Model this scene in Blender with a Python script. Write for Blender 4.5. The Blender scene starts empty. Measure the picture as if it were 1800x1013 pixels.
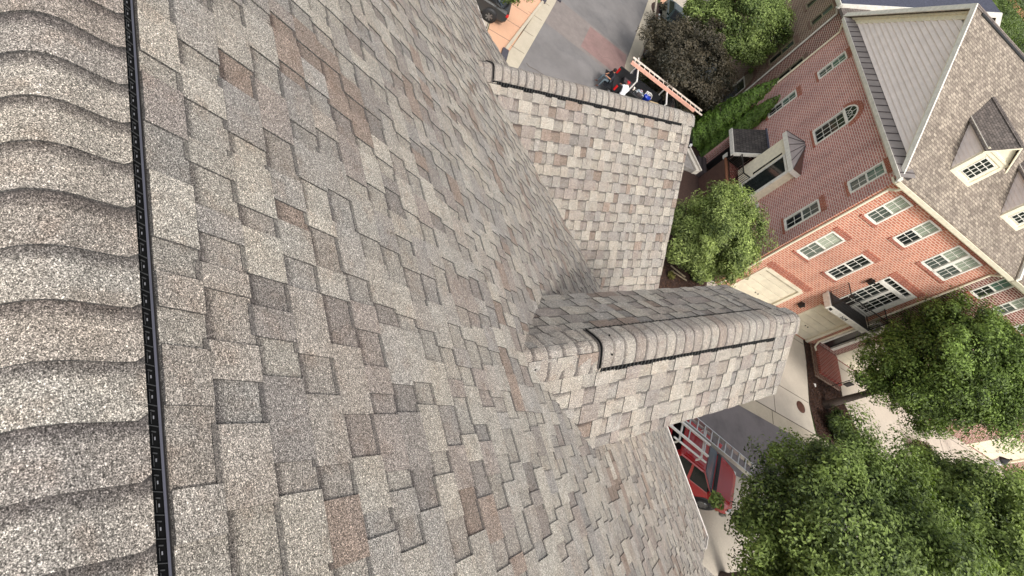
import bpy, bmesh, math, random
import numpy as np
from mathutils import Vector, Matrix
random.seed(7)
rng = np.random.default_rng(7)
sc = bpy.context.scene
R_ = math.radians

# ------------------------------------------------------------------ camera, world, sun, exposure
CAMZ = 15.3
cam_d = bpy.data.cameras.new('camera'); cam = bpy.data.objects.new('camera', cam_d)
sc.collection.objects.link(cam); sc.camera = cam
_R = np.array([[0.2845896, 0.80723755, 0.51708442], [0.89918949, -0.03776994, -0.43592624], [-0.33236578, 0.58901695, -0.73660846]])
rt, up, bk = _R[0], -_R[1], -_R[2]
cam.matrix_world = Matrix(((rt[0], up[0], bk[0], 0), (rt[1], up[1], bk[1], 0), (rt[2], up[2], bk[2], CAMZ), (0, 0, 0, 1)))
cam_d.sensor_width = 36; cam_d.lens = 36 * 944.04 / 1800
cam_d.clip_start = .05; cam_d.clip_end = 3000
FPX = 944.04

SUN_EL = R_(52); SUN_AZ = (0.95, -0.32)          # horizontal direction towards the sun
w = bpy.data.worlds.new('World'); sc.world = w; w.use_nodes = True
nt = w.node_tree; nt.nodes.clear()
sky = nt.nodes.new('ShaderNodeTexSky'); sky.sky_type = 'NISHITA'; sky.sun_disc = False
sky.sun_elevation = SUN_EL; sky.sun_rotation = math.atan2(SUN_AZ[0], SUN_AZ[1])
sky.air_density = 1.4; sky.dust_density = 4.0; sky.ozone_density = 1.0
bg = nt.nodes.new('ShaderNodeBackground'); bg.inputs[1].default_value = .15
wo = nt.nodes.new('ShaderNodeOutputWorld')
hs = nt.nodes.new('ShaderNodeHueSaturation'); hs.inputs['Saturation'].default_value = .3
nt.links.new(sky.outputs[0], hs.inputs['Color']); nt.links.new(hs.outputs[0], bg.inputs[0]); nt.links.new(bg.outputs[0], wo.inputs[0])
sd = bpy.data.lights.new('sun', 'SUN'); sun = bpy.data.objects.new('sun', sd); sc.collection.objects.link(sun)
sd.energy = 1.45; sd.angle = R_(14); sd.color = (1.0, .955, .895)
h = math.hypot(*SUN_AZ)
sdir = Vector((SUN_AZ[0] / h * math.cos(SUN_EL), SUN_AZ[1] / h * math.cos(SUN_EL), math.sin(SUN_EL)))
sun.rotation_euler = sdir.to_track_quat('Z', 'Y').to_euler(); sun.location = (0, 0, 40)
sc.view_settings.view_transform = 'Standard'; sc.view_settings.look = 'None'
sc.view_settings.exposure = 0.55; sc.view_settings.gamma = 1
sc.render.engine = 'CYCLES'

# ------------------------------------------------------------------ frames
AB = 0.9907155
Av = np.array([math.cos(AB), math.sin(AB)]); Nv = np.array([math.sin(AB), -math.cos(AB)])
KA, KN = 17.65, -19.55
def Wd(u, v, z=0.):                                # street frame -> world
    p = Av * (KA + u) + Nv * (KN + v); return (p[0], p[1], z)

# ------------------------------------------------------------------ helpers
C = sc.collection
class MB:
    def __init__(s): s.V = []; s.F = []; s.M = []; s.C = []; s.S = []; s.cc = (1, 1, 1); s.sm = []
    def add(s, vs, fs, m=0, col=None, sh=None, smooth=False):
        n = len(s.V); s.V += [tuple(v) for v in vs]
        for f in fs: s.F.append(tuple(i + n for i in f)); s.M.append(m); s.sm.append(smooth)
        c = col if col is not None else s.cc
        s.C += [tuple(c)] * len(vs)
        s.S += list(sh) if sh is not None else [(0., .5)] * len(vs)
    def box(s, lo, hi, m=0, col=None):
        x0, y0, z0 = lo; x1, y1, z1 = hi
        if x1 < x0: x0, x1 = x1, x0
        if y1 < y0: y0, y1 = y1, y0
        if z1 < z0: z0, z1 = z1, z0
        s.add([(x0,y0,z0),(x1,y0,z0),(x1,y1,z0),(x0,y1,z0),(x0,y0,z1),(x1,y0,z1),(x1,y1,z1),(x0,y1,z1)],
              [(0,3,2,1),(4,5,6,7),(0,1,5,4),(1,2,6,5),(2,3,7,6),(3,0,4,7)], m, col)
    def hexa(s, p, m=0, col=None):                 # 8 points: bottom ring, top ring
        s.add(p, [(0,3,2,1),(4,5,6,7),(0,1,5,4),(1,2,6,5),(2,3,7,6),(3,0,4,7)], m, col)
    def prism(s, poly, off, m=0, col=None):        # polygon extruded by a vector
        n = len(poly); q = [tuple(np.add(p, off)) for p in poly]
        s.add(list(poly) + q, [tuple(range(n))[::-1], tuple(range(n, 2*n))] + [(i, (i+1) % n, n+(i+1) % n, n+i) for i in range(n)], m, col)
    def bar(s, a, b, w, t=None, m=0, col=None, upv=(0,0,1)):
        a = Vector(a); b = Vector(b); d = (b-a).normalized(); t = t or w
        u = Vector(upv)
        if abs(d.dot(u)) > .95: u = Vector((1,0,0))
        x = d.cross(u).normalized() * w/2; y = x.cross(d).normalized() * t/2
        s.hexa([a-x-y, a+x-y, a+x+y, a-x+y, b-x-y, b+x-y, b+x+y, b-x+y], m, col)
    def tube(s, a, b, r0, r1=None, n=8, m=0, col=None, cap=True):
        r1 = r0 if r1 is None else r1
        a = Vector(a); b = Vector(b); d = (b-a).normalized()
        u = Vector((0,0,1)) if abs(d.z) < .95 else Vector((1,0,0))
        x = d.cross(u).normalized(); y = x.cross(d)
        vs = []
        for c, r in ((a, r0), (b, r1)):
            for i in range(n):
                t = 2*math.pi*i/n; vs.append(c + x*r*math.cos(t) + y*r*math.sin(t))
        fs = [(i, (i+1) % n, n+(i+1) % n, n+i) for i in range(n)]
        s.add(vs, fs, m, col, smooth=True)
        if cap:
            s.add(vs[:n], [tuple(range(n))[::-1]], m, col); s.add(vs[n:], [tuple(range(n))], m, col)
    def path(s, pts, r, n=6, m=0):
        for a, b in zip(pts[:-1], pts[1:]): s.tube(a, b, r, r, n, m)
    def lathe(s, c, prof, n=16, m=0, axis=2, col=None):
        vs = []; k = len(prof)
        for i in range(n):
            t = 2*math.pi*i/n
            for r, zz in prof:
                p = [r*math.cos(t), r*math.sin(t), zz]
                if axis == 1: p = [p[0], p[2], p[1]]
                if axis == 0: p = [p[2], p[0], p[1]]
                vs.append((c[0]+p[0], c[1]+p[1], c[2]+p[2]))
        fs = [(i*k+j, ((i+1) % n)*k+j, ((i+1) % n)*k+j+1, i*k+j+1) for i in range(n) for j in range(k-1)]
        s.add(vs, fs, m, col, smooth=True)
    def loft(s, secs, m=0, col=None, smooth=False, caps=True):
        n = len(secs[0]); vs = [p for q in secs for p in q]; fs = []
        for k in range(len(secs)-1):
            for i in range(n): fs.append((k*n+i, k*n+(i+1) % n, (k+1)*n+(i+1) % n, (k+1)*n+i))
        if caps: fs += [tuple(range(n))[::-1], tuple(range((len(secs)-1)*n, len(secs)*n))]
        s.add(vs, fs, m, col, smooth=smooth)
    def build(s, name, mats, parent=None, off=(0,0,0), center=False, bevel=0, attrs=False, fixn=True):
        me = bpy.data.meshes.new(name)
        V = np.array(s.V, dtype=float) + np.array(off)
        c = V.mean(0) if center else np.zeros(3)
        me.from_pydata((V-c).tolist(), [], s.F)
        if not isinstance(mats, (list, tuple)): mats = [mats]
        for m in mats: me.materials.append(m)
        me.polygons.foreach_set('material_index', s.M); me.polygons.foreach_set('use_smooth', s.sm)
        if attrs:
            a = me.attributes.new('Col', 'FLOAT_COLOR', 'POINT')
            a.data.foreach_set('color', np.concatenate([np.array(s.C, dtype=float), np.ones((len(s.C), 1))], 1).ravel())
            b = me.attributes.new('sh', 'FLOAT_VECTOR', 'POINT'); q3 = np.zeros((len(s.S), 3)); q3[:, :2] = np.array(s.S, dtype=float); b.data.foreach_set('vector', q3.ravel())
        if fixn:
            bm = bmesh.new(); bm.from_mesh(me); bmesh.ops.recalc_face_normals(bm, faces=bm.faces)
            bm.to_mesh(me); bm.free()
        me.update()
        o = bpy.data.objects.new(name, me); C.objects.link(o)
        o.location = tuple(c)
        if parent: o.parent = parent
        if bevel:
            md = o.modifiers.new('bevel', 'BEVEL'); md.width = bevel; md.segments = 2; md.limit_method = 'ANGLE'; md.angle_limit = R_(40)
        return o
def tag(o, label=None, cat=None, group=None, kind=None):
    if label: o['label'] = label
    if cat: o['category'] = cat
    if group: o['group'] = group
    if kind: o['kind'] = kind
    return o
def thing(name, label, cat, loc=(0,0,0), rz=0., group=None):
    o = bpy.data.objects.new(name, None); C.objects.link(o); o.location = loc; o.rotation_euler = (0,0,rz)
    o.empty_display_size = .3
    return tag(o, label, cat, group)

# ------------------------------------------------------------------ materials
def lin(h):
    h = h.lstrip('#'); c = [int(h[i:i+2], 16)/255 for i in (0,2,4)]
    return tuple(x/12.92 if x <= .04045 else ((x+.055)/1.055)**2.4 for x in c)
class NT:
    def __init__(s, name):
        s.m = bpy.data.materials.new(name); s.m.use_nodes = True; s.t = s.m.node_tree
        s.b = s.t.nodes['Principled BSDF']
    def n(s, typ, **kw):
        x = s.t.nodes.new('ShaderNode'+typ)
        for k, v in kw.items():
            if k.startswith('i_'):
                key = k[2:]; key = int(key) if key.isdigit() else key.replace('_', ' ')
                x.inputs[key].default_value = v
            else: setattr(x, k, v)
        return x
    def l(s, a, b): s.t.links.new(a, b)
    def set(s, k, v): s.b.inputs[k].default_value = v
    def math(s, op, a, b=None, clamp=False):
        x = s.t.nodes.new('ShaderNodeMath'); x.operation = op; x.use_clamp = clamp
        for i, q in enumerate((a, b)):
            if q is None: continue
            if isinstance(q, (int, float)): x.inputs[i].default_value = q
            else: s.l(q, x.inputs[i])
        return x.outputs[0]
    def mix(s, f, a, b, mode='MIX'):
        x = s.t.nodes.new('ShaderNodeMix'); x.data_type = 'RGBA'; x.blend_type = mode
        for i, q in ((0, f), (6, a), (7, b)):
            if isinstance(q, (int, float)): x.inputs[i].default_value = q
            elif isinstance(q, tuple): x.inputs[i].default_value = (*q, 1)
            else: s.l(q, x.inputs[i])
        return x.outputs[2]
    def ramp(s, f, pts):
        x = s.t.nodes.new('ShaderNodeValToRGB'); e = x.color_ramp.elements
        while len(e) < len(pts): e.new(.5)
        for el, (p, c) in zip(e, pts):
            el.position = p; el.color = (*((c,)*3 if isinstance(c, (int, float)) else c), 1)
        s.l(f, x.inputs[0]); return x.outputs[0]
    def noise(s, vec, scale, detail=2, rough=.5):
        x = s.n('TexNoise', i_Scale=scale, i_Detail=detail, i_Roughness=rough)
        if vec is not None: s.l(vec, x.inputs['Vector'])
        return x
    def bump(s, h, strength=.3, dist=.01):
        x = s.n('Bump', i_Strength=strength, i_Distance=dist); s.l(h, x.inputs['Height']); s.l(x.outputs[0], s.b.inputs['Normal'])
def simple(name, col, rough=.6, metal=0., var=.08, scale=6., spec=None, bump=0., bscale=60):
    a = NT(name); g = a.n('NewGeometry')
    c = lin(col) if isinstance(col, str) else col
    if var:
        nz = a.noise(g.outputs['Position'], scale, 4, .6)
        lo = tuple(x*(1-var*2) for x in c); hi = tuple(min(1, x*(1+var*2)) for x in c)
        a.l(a.ramp(nz.outputs[0], [(.3, lo), (.7, hi)]), a.b.inputs['Base Color'])
    else: a.set('Base Color', (*c, 1))
    a.set('Roughness', rough); a.set('Metallic', metal)
    if spec is not None: a.set('Specular IOR Level', spec)
    if bump:
        n2 = a.noise(g.outputs['Position'], bscale, 3); a.bump(n2.outputs[0], bump, .01)
    return a.m
def shingle_mat():
    a = NT('asphalt_shingle'); g = a.n('NewGeometry'); P = g.outputs['Position']
    at = a.n('Attribute', attribute_name='Col'); sh = a.n('Attribute', attribute_name='sh')
    sx = a.n('SeparateXYZ'); a.l(sh.outputs['Vector'], sx.inputs[0])
    n1 = a.noise(P, 330, 2, .8); gr = a.ramp(n1.outputs[0], [(.36, .22), (.50, .88), (.62, 1.75), (.74, 2.7)])
    v = a.n('TexVoronoi', i_Scale=520.); a.l(P, v.inputs['Vector'])
    vs = a.n('SeparateXYZ'); a.l(v.outputs['Color'], vs.inputs[0])
    gr2 = a.ramp(vs.outputs[0], [(0, .5), (.55, .9), (.86, 1.35), (1, 2.0)])
    big = a.noise(P, 9, 3, .6); bt = a.ramp(big.outputs[0], [(.3, (.92,.915,.91)), (.5, (1,1,1)), (.7, (1.06,1.06,1.06))])
    hue = a.noise(P, 4.3, 2, .5); ht = a.ramp(hue.outputs[0], [(.35, (1.02,1.0,.98)), (.62, (.99,1.0,1.01))])
    n4 = a.noise(P, 125, 3, .8); g4 = a.ramp(n4.outputs[0], [(.34, .62), (.5, .98), (.68, 1.5)]); c = a.mix(1., at.outputs['Color'], gr, 'MULTIPLY'); c = a.mix(1., c, g4, 'MULTIPLY'); c = a.mix(1., c, gr2, 'MULTIPLY')
    c = a.mix(1., c, bt, 'MULTIPLY'); c = a.mix(1., c, ht, 'MULTIPLY')
    bl = a.noise(P, 13, 3, .55); c = a.mix(a.ramp(bl.outputs[0], [(.54, 0), (.68, .55)]), c, a.mix(1., c, (.88,.81,.77), 'MULTIPLY'))
    mpb = a.n('Mapping'); mpb.inputs['Location'].default_value = (7.3, 3.1, 5.7); a.l(P, mpb.inputs['Vector']); b2 = a.noise(mpb.outputs[0], 10, 3, .55); c = a.mix(a.ramp(b2.outputs[0], [(.54, 0), (.66, .7)]), c, a.mix(1., c, (1.14,1.13,1.12), 'MULTIPLY'))
    # darker granule band printed along the head of the recessed lamina, cast shade painted in
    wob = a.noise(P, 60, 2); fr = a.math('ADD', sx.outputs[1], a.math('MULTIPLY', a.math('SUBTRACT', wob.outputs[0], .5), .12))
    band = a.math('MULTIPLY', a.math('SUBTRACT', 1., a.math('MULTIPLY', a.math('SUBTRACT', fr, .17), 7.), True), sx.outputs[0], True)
    lap_shade = a.math('SUBTRACT', 1., a.math('MULTIPLY', a.math('SUBTRACT', sx.outputs[1], .085), 22.), True)  # thin line under each butt: occlusion in the lap, painted into the colour
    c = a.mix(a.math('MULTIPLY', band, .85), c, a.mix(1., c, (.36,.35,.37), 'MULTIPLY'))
    c = a.mix(a.math('MULTIPLY', lap_shade, .6), c, (.045,.042,.042))
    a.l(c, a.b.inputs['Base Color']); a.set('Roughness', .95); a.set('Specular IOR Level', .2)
    a.bump(n1.outputs[0], .4, .002)
    return a.m
def brick_mat(name, c1, c2, mortar, bw=.27, bh=.10, soldier=False, ms=.016, flat=False):
    a = NT(name); t = a.n('TexCoord'); s = a.n('SeparateXYZ'); a.l(t.outputs['Object'], s.inputs[0])
    h_ = a.math('ADD', s.outputs[0], s.outputs[1]); cb = a.n('CombineXYZ')
    if flat: a.l(s.outputs[0], cb.inputs[0]); a.l(s.outputs[1], cb.inputs[1])
    elif soldier: a.l(s.outputs[2], cb.inputs[0]); a.l(h_, cb.inputs[1])
    else: a.l(h_, cb.inputs[0]); a.l(s.outputs[2], cb.inputs[1])
    b = a.n('TexBrick', i_Scale=1., i_Mortar_Size=ms, i_Mortar_Smooth=.15, i_Bias=-.1, i_Brick_Width=bw, i_Row_Height=bh)
    b.inputs['Color1'].default_value = (*lin(c1), 1); b.inputs['Color2'].default_value = (*lin(c2), 1); b.inputs['Mortar'].default_value = (*lin(mortar), 1)
    a.l(cb.outputs[0], b.inputs['Vector'])
    mp = a.n('Mapping'); mp.inputs['Scale'].default_value = (1, 1, .35); a.l(t.outputs['Object'], mp.inputs['Vector']); nz = a.noise(mp.outputs[0], .9, 6, .65); vr = a.ramp(nz.outputs[0], [(.28, (.72,.70,.70)), (.48, (.98,.97,.96)), (.72, (1.16,1.14,1.10))])
    c = a.mix(1., b.outputs['Color'], vr, 'MULTIPLY')
    n2 = a.noise(t.outputs['Object'], 23, 2); c = a.mix(1., c, a.ramp(n2.outputs[0], [(.3, .8), (.7, 1.15)]), 'MULTIPLY')
    a.l(c, a.b.inputs['Base Color']); a.set('Roughness', .9)
    a.bump(a.math('SUBTRACT', 1., b.outputs['Fac']), .6, .012)
    return a.m
def roof_mat(name, cols, bw=.19, bh=.13, axis='yz'):
    a = NT(name); t = a.n('TexCoord'); s = a.n('SeparateXYZ'); a.l(t.outputs['Object'], s.inputs[0]); cb = a.n('CombineXYZ')
    a.l(s.outputs['XYZ'.index(axis[0].upper())], cb.inputs[0]); a.l(a.math('MULTIPLY', s.outputs[2], 1.8 if axis != 'xy' else 0), cb.inputs[1])
    b = a.n('TexBrick', i_Scale=1., i_Mortar_Size=.012, i_Mortar_Smooth=.3, i_Bias=0., i_Brick_Width=bw, i_Row_Height=bh)
    b.inputs['Color1'].default_value = (*lin(cols[0]), 1); b.inputs['Color2'].default_value = (*lin(cols[1]), 1); b.inputs['Mortar'].default_value = (*lin(cols[2]), 1)
    a.l(cb.outputs[0], b.inputs['Vector'])
    nz = a.noise(t.outputs['Object'], 7, 4, .7); c = a.mix(1., b.outputs['Color'], a.ramp(nz.outputs[0], [(.3, .66), (.7, 1.34)]), 'MULTIPLY')
    n3 = a.noise(t.outputs['Object'], .8, 3); c = a.mix(1., c, a.ramp(n3.outputs[0], [(.3, .88), (.7, 1.1)]), 'MULTIPLY')
    a.l(c, a.b.inputs['Base Color']); a.set('Roughness', .95); a.set('Specular IOR Level', .2)
    a.bump(a.math('SUBTRACT', 1., b.outputs['Fac']), .5, .01)
    return a.m
def ground_mat(name, c, var=.12, scale=1.2, fine=40, stain=.25, stc=(.1,.09,.08), rough=.9, bump=.3):
    a = NT(name); g = a.n('NewGeometry'); P = g.outputs['Position']; c = lin(c)
    nz = a.noise(P, scale, 6, .65); lo = tuple(x*(1-var) for x in c); hi = tuple(x*(1+var) for x in c)
    col = a.ramp(nz.outputs[0], [(.3, lo), (.7, hi)])
    n2 = a.noise(P, fine, 3, .7); col = a.mix(1., col, a.ramp(n2.outputs[0], [(.3, .8), (.7, 1.2)]), 'MULTIPLY')
    n3 = a.noise(P, .45, 5, .7); col = a.mix(a.ramp(n3.outputs[0], [(.5, 0), (.72, stain)]), col, stc)
    a.l(col, a.b.inputs['Base Color']); a.set('Roughness', rough); a.bump(n2.outputs[0], bump, .01)
    return a.m
def leaf_mat(name, trans=.3):
    a = NT(name); at = a.n('Attribute', attribute_name='Col'); g = a.n('NewGeometry')
    nz = a.noise(g.outputs['Position'], 1.4, 3); c = a.mix(1., at.outputs['Color'], a.ramp(nz.outputs[0], [(.3, .75), (.7, 1.25)]), 'MULTIPLY')
    a.l(c, a.b.inputs['Base Color']); a.set('Roughness', .5); a.set('Specular IOR Level', .35)
    tr = a.n('BsdfTranslucent'); a.l(a.mix(1., c, (1.1,1.25,.5), 'MULTIPLY'), tr.inputs[0])
    mx = a.n('MixShader'); mx.inputs[0].default_value = trans
    a.l(a.b.outputs[0], mx.inputs[1]); a.l(tr.outputs[0], mx.inputs[2])
    a.l(mx.outputs[0], a.t.nodes['Material Output'].inputs[0])
    return a.m
def glass_mat(name, c, stripes=False, rough=.08):
    a = NT(name); c = lin(c)
    if stripes:
        t = a.n('TexCoord'); s = a.n('SeparateXYZ'); a.l(t.outputs['Object'], s.inputs[0])
        sn = a.math('SINE', a.math('MULTIPLY', s.outputs[2], 105.)); 
        col = a.ramp(a.math('ADD', a.math('MULTIPLY', sn, .5), .5), [(.2, tuple(x*.62 for x in c)), (.7, c)])
        a.l(col, a.b.inputs['Base Color'])
    else:
        t = a.n('TexCoord'); nz = a.noise(t.outputs['Object'], 1.3, 2); a.l(a.ramp(nz.outputs[0], [(.35, tuple(x*.5 for x in c)), (.65, c)]), a.b.inputs['Base Color'])
    a.set('Roughness', rough); a.set('Specular IOR Level', .6); a.set('IOR', 1.5)
    return a.m
M = dict(
    shingle=shingle_mat(), deck=simple('roof_deck', '#3a3735', .95), black=simple('black_plastic', (.006,.006,.006), .9, var=.0, spec=.1),
    flange=simple('grey_flange', '#5b5b66', .5, var=.05), rib=simple('vent_rib', '#3c3c3c', .5, var=0),
    white=simple('white_trim', '#e6e1d6', .6, var=.07), cream=simple('cream_trim', '#f0e6cd', .55, var=.05), drip=simple('white_drip_edge', '#d8cfc6', .5, var=.03),
    siding=simple('vinyl_siding', '#f0e3dc', .6, var=.04, scale=2), siding_edge=simple('siding_shadow_line', '#837d74', .7),
    garage=simple('garage_cream', '#ddd3bc', .55, var=.05, scale=2),
    brick=brick_mat('red_brick', '#c57c63', '#b0664f', '#dabfab'), brick_s=brick_mat('red_brick_soldier', '#a5553f', '#8e4535', '#bd9280', soldier=True),
    brick2=brick_mat('plum_brick', '#c28279', '#ae6e66', '#e2d0c8'), brickb=brick_mat('dark_brick', '#84463d', '#6c3731', '#d0bdb0'),
    brickg=brick_mat('brown_brick', '#7e5b4c', '#6a4a3e', '#b3a794'),
    brickt=brick_mat('brick_tread', '#9a463c', '#7c362e', '#b59484', flat=True, bh=.12, bw=.25),
    roofA=roof_mat('weathered_shingle_roof', ('#a39788', '#7a6f65', '#665d55'), axis='xz'), roofD=roof_mat('dormer_shingle_roof', ('#867b74', '#6d6560', '#4d4743'), axis='yz'),
    roofP=roof_mat('porch_shingle_roof', ('#57524e', '#454140', '#2c2a29'), axis='yz', bh=.2), slate=simple('slate_blue_shingle', '#4a4c5a', .9, var=.2, scale=12),
    rib2=simple('vent_lit_dot', '#77777a', .6, var=0), drip2=simple('grey_gutter', '#a39c92', .6), roofL=roof_mat('lean_to_shingles', ('#a09a90', '#8a847c', '#6d6864'), axis='xy'), metal=simple('grey_metal_roof', '#8f8681', .55, .0, var=.08, scale=1.5), copper=simple('dull_copper_roof', '#a0938d', .4, .3, var=.1, scale=2), copper_d=simple('brown_copper_roof', '#6a5148', .45, .3),
    seam=simple('metal_seam', '#4a4344', .5), rail=simple('black_iron', (.012,.011,.01), .45, var=0),
    gdark=glass_mat('dark_glass', '#2a2f2e'), gblind=glass_mat('window_with_blind', '#a3ab98', True, .2), gmid=glass_mat('window_half_lit', '#586059', True, .12), gmid2=glass_mat('window_half_drawn', '#6f776b', True, .1), gblind2=glass_mat('window_pale_blind', '#b6bda8', True, .2), ggreen=glass_mat('green_window_glass', '#5e7a6b', False, .1),
    asphalt=ground_mat('asphalt', '#767070', .16, .6, 60, .5, (.05,.048,.05)), asphalt_d=ground_mat('old_asphalt', '#767270', .18, .5, 50, .5, (.07,.07,.075)),
    concrete=ground_mat('pale_concrete', '#bfb5a6', .10, .8, 50, .15, (.25,.22,.19)), gutter=ground_mat('gutter_concrete', '#b8ad99', .1, 1.2, 60, .15, (.28,.25,.2)), salmon=ground_mat('salmon_concrete', '#cda183', .07, .7, 60, .12, (.4,.3,.22)),
    cwalk=ground_mat('faded_crossing', '#7f7671', .14, 2, 40, .3, (.1,.09,.09)), creds=ground_mat('red_crossing', '#876d68', .16, 1.5, 40, .3, (.16,.12,.1)),
    mulch=ground_mat('bark_mulch', '#3d2a22', .35, 9, 70, .3, (.02,.015,.012), bump=.9), paver=ground_mat('brown_paver', '#7c6154', .15, 2, 20, .3, (.1,.08,.07)), grass=ground_mat('grass_ground', '#4c5a2c', .25, 2, 30, .4, (.05,.05,.02)),
    clay=ground_mat('clay_ground', '#c58a62', .1, .05, 1, .1), joint=simple('joint', '#5d544c', .9), curbdk=simple('dark_curb_paint', '#45424a', .8), rust=simple('rusty_iron', '#5b3a2e', .8, bump=.3),
    bark=simple('bark', '#4b4039', .95, var=.2, scale=20, bump=.6, bscale=40), leaf=leaf_mat('leaf_green'), pleaf=leaf_mat('leaf_purple', .2), cleaf=leaf_mat('leaf_conifer', .15),
    tyre=simple('tyre', (.015,.015,.015), .8, var=0), rim=simple('alloy', '#8c8c8c', .3, .8, var=0), redp=simple('red_paint', (.38,.010,.014), .22, .0, var=0, spec=.9), blackp=simple('black_paint', (.01,.01,.012), .2, var=0),
    greyp=simple('charcoal_paint', (.035,.037,.038), .22, .2, var=0), greenp=simple('dark_green_paint', (.012,.03,.026), .22, .2, var=0), cglass=simple('car_glass', (.008,.010,.011), .12, var=0, spec=.25), cblue=simple('sky_lit_glass', (.12,.16,.2), .12, var=0),
    plastic=simple('dark_plastic', (.02,.02,.022), .6, var=0), redl=simple('red_lens', (.5,.01,.01), .2, var=0), whitel=simple('clear_lens', '#d8d8d8', .15, var=0), alu=simple('aluminium', '#c9c9c7', .3, .7, var=.05), orange=simple('orange_fibreglass', '#e2ae9a', .5, var=.06), wladder=simple('white_ladder', '#efe0d2', .5, var=.05),
    wpaint=simple('white_rack', '#e6e2dc', .4, var=0), blue=simple('blue_plastic', (.01,.05,.45), .4, var=0), wood=simple('pine_board', '#c7b08a', .8, var=.15), wood_o=simple('orange_stained_wood', '#85583f', .7), wfence=simple('old_board', '#8d8069', .85, var=.15), pblue=simple('pale_blue_board', '#aebac2', .6, var=.05),
    skin=simple('skin', '#a8765c', .6, var=0), hair=simple('dark_hair', '#1d1715', .8, var=0), jeans=simple('jeans', '#55626a', .9, var=.15, scale=30), tshirt=simple('dark_shirt', '#2b2b33', .9, var=.1), wshirt=simple('white_shirt', '#dfe0e4', .9, var=.04), boot=simple('brown_boot', '#4d3128', .8, var=.1), redcap=simple('red_cap', '#b3202a', .7, var=0), lampw=simple('frosted_lantern', '#e6e3ea', .3, var=0),
)
# ------------------------------------------------------------------ our house
HO = (0., 3.5, 0.)
house = thing('shingled_house', 'house under the camera with weathered grey-brown asphalt shingle roof, black ridge vents', 'house', HO)
ho = tuple(-x for x in HO)
T35, S35, C35 = math.tan(R_(35)), math.sin(R_(35)), math.cos(R_(35))
ZA = 15.3 - 1/C35
def zmain(y): return ZA - T35*y
E_ = .1435
PAL = [('#b3aca0', 5), ('#aba59b', 5), ('#bbb4a7', 4), ('#a39e97', 4), ('#96918c', 2.6), ('#988d86', 2.6), ('#8f7b6e', 1.9), ('#a69d93', 4), ('#8b847f', 1.2)]
PW = np.array([p[1] for p in PAL]); PW = PW/PW.sum(); PC = [lin(p[0]) for p in PAL]; MC = np.sum([np.array(c)*w_ for c, w_ in zip(PC, PW)], axis=0); PC = [tuple(MC+(np.array(c)-MC)*.66*np.array([1.0, 1.0, 1.0])) for c in PC]; PC = [(c[0]*1.0, c[1]*.99, c[2]*.985) for c in PC]
def shade():
    c = PC[rng.choice(len(PC), p=PW)]; k = rng.uniform(.76, .84)
    return tuple(min(1, x*k) for x in c)
def clip(poly, hp):                                 # hp: (A,B,Cc) keeps A*a+B*s<=Cc
    A, B, K = hp; out = []
    for i in range(len(poly)):
        p, q = poly[i], poly[(i+1) % len(poly)]; dp = A*p[0]+B*p[1]-K; dq = A*q[0]+B*q[1]-K
        if dp <= 0: out.append(p)
        if dp*dq < 0:
            t = dp/(dp-dq); out.append((p[0]+t*(q[0]-p[0]), p[1]+t*(q[1]-p[1])))
    return out
def area(p): return abs(sum(p[i][0]*p[(i+1) % len(p)][1]-p[(i+1) % len(p)][0]*p[i][1] for i in range(len(p))))/2
pieces = []
def face(O, a, s, a0, a1, s0, s1, regions, first=0., jitter=.004, big=1.):
    O = np.array(O, float); a = np.array(a, float); s = np.array(s, float); n = np.cross(a, s)
    if n[2] < 0: n = -n
    k = 0; sc_ = s0 + first
    cur = s0
    while cur < s1:
        nx = sc_ if k == 0 and first else cur+E_
        x = a0 - rng.uniform(0, .3); tooth = rng.random() < .5; col = shade(); run = 0
        while x < a1:
            wd = rng.uniform(.065, .23)*big if tooth else rng.uniform(.06, .17)*big
            if rng.random() < .8: col = shade()
            kk = rng.uniform(.96, 1.04)*(.90 if not tooth else 1.03); c2 = tuple(v*kk for v in col)  # gaps darker than teeth: own tone plus shade put into the colour
            j0 = rng.uniform(-.0012, .0012); j1 = j0
            rect = [(x, cur-.012), (x+wd, cur-.012), (x+wd+.001, nx+j0), (x, nx+j1)]
            for reg in regions:
                pl = rect
                for hp in reg:
                    pl = clip(pl, hp)
                    if len(pl) < 3: break
                if len(pl) >= 3 and area(pl) > 2e-4:
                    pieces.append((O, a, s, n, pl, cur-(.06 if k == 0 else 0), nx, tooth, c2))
            x += wd; tooth = not tooth
        cur = nx; k += 1
def piece_geo(mb, P):
    O, a, s, n, pl, c0, c1, tooth, col = P
    top, bot, sh = [], [], []
    for (aa, ss) in pl:
        f = max(0., (ss-c0)/(c1-c0)); h = .0015 + .0040*f + (.0065 if tooth else 0)
        base = O + a*aa + s*ss
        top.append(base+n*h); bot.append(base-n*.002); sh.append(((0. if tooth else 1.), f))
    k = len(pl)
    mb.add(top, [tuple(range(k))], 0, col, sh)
    mb.add(bot+top, [(i, (i+1) % k, k+(i+1) % k, k+i) for i in range(k)], 0, (.09,.085,.08), [(0., .5)]*(2*k))   # cut edges show the black asphalt
Rt = _R
def px_of(p):
    c = Rt @ (np.asarray(p)-np.array([0, 0, CAMZ]))
    if c[2] < .05: return None
    return (900+FPX*c[0]/c[2], 506.5+FPX*c[1]/c[2])
# main slope
face((0,0,ZA), (1,0,0), (0,C35,-S35), -9.2, 3.4, .086, 9.6, [
    [(1,0,-6.15), (0,1,4.49/C35), (-1,0,9)],
    [(-1,0,6.15), (1,0,1.57), (.1155,C35,7.457)],
    [(-1,0,-1.57), (-1.95,C35,5.75-1.55*1.95), (1,0,3.2)]], first=.101)
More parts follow.
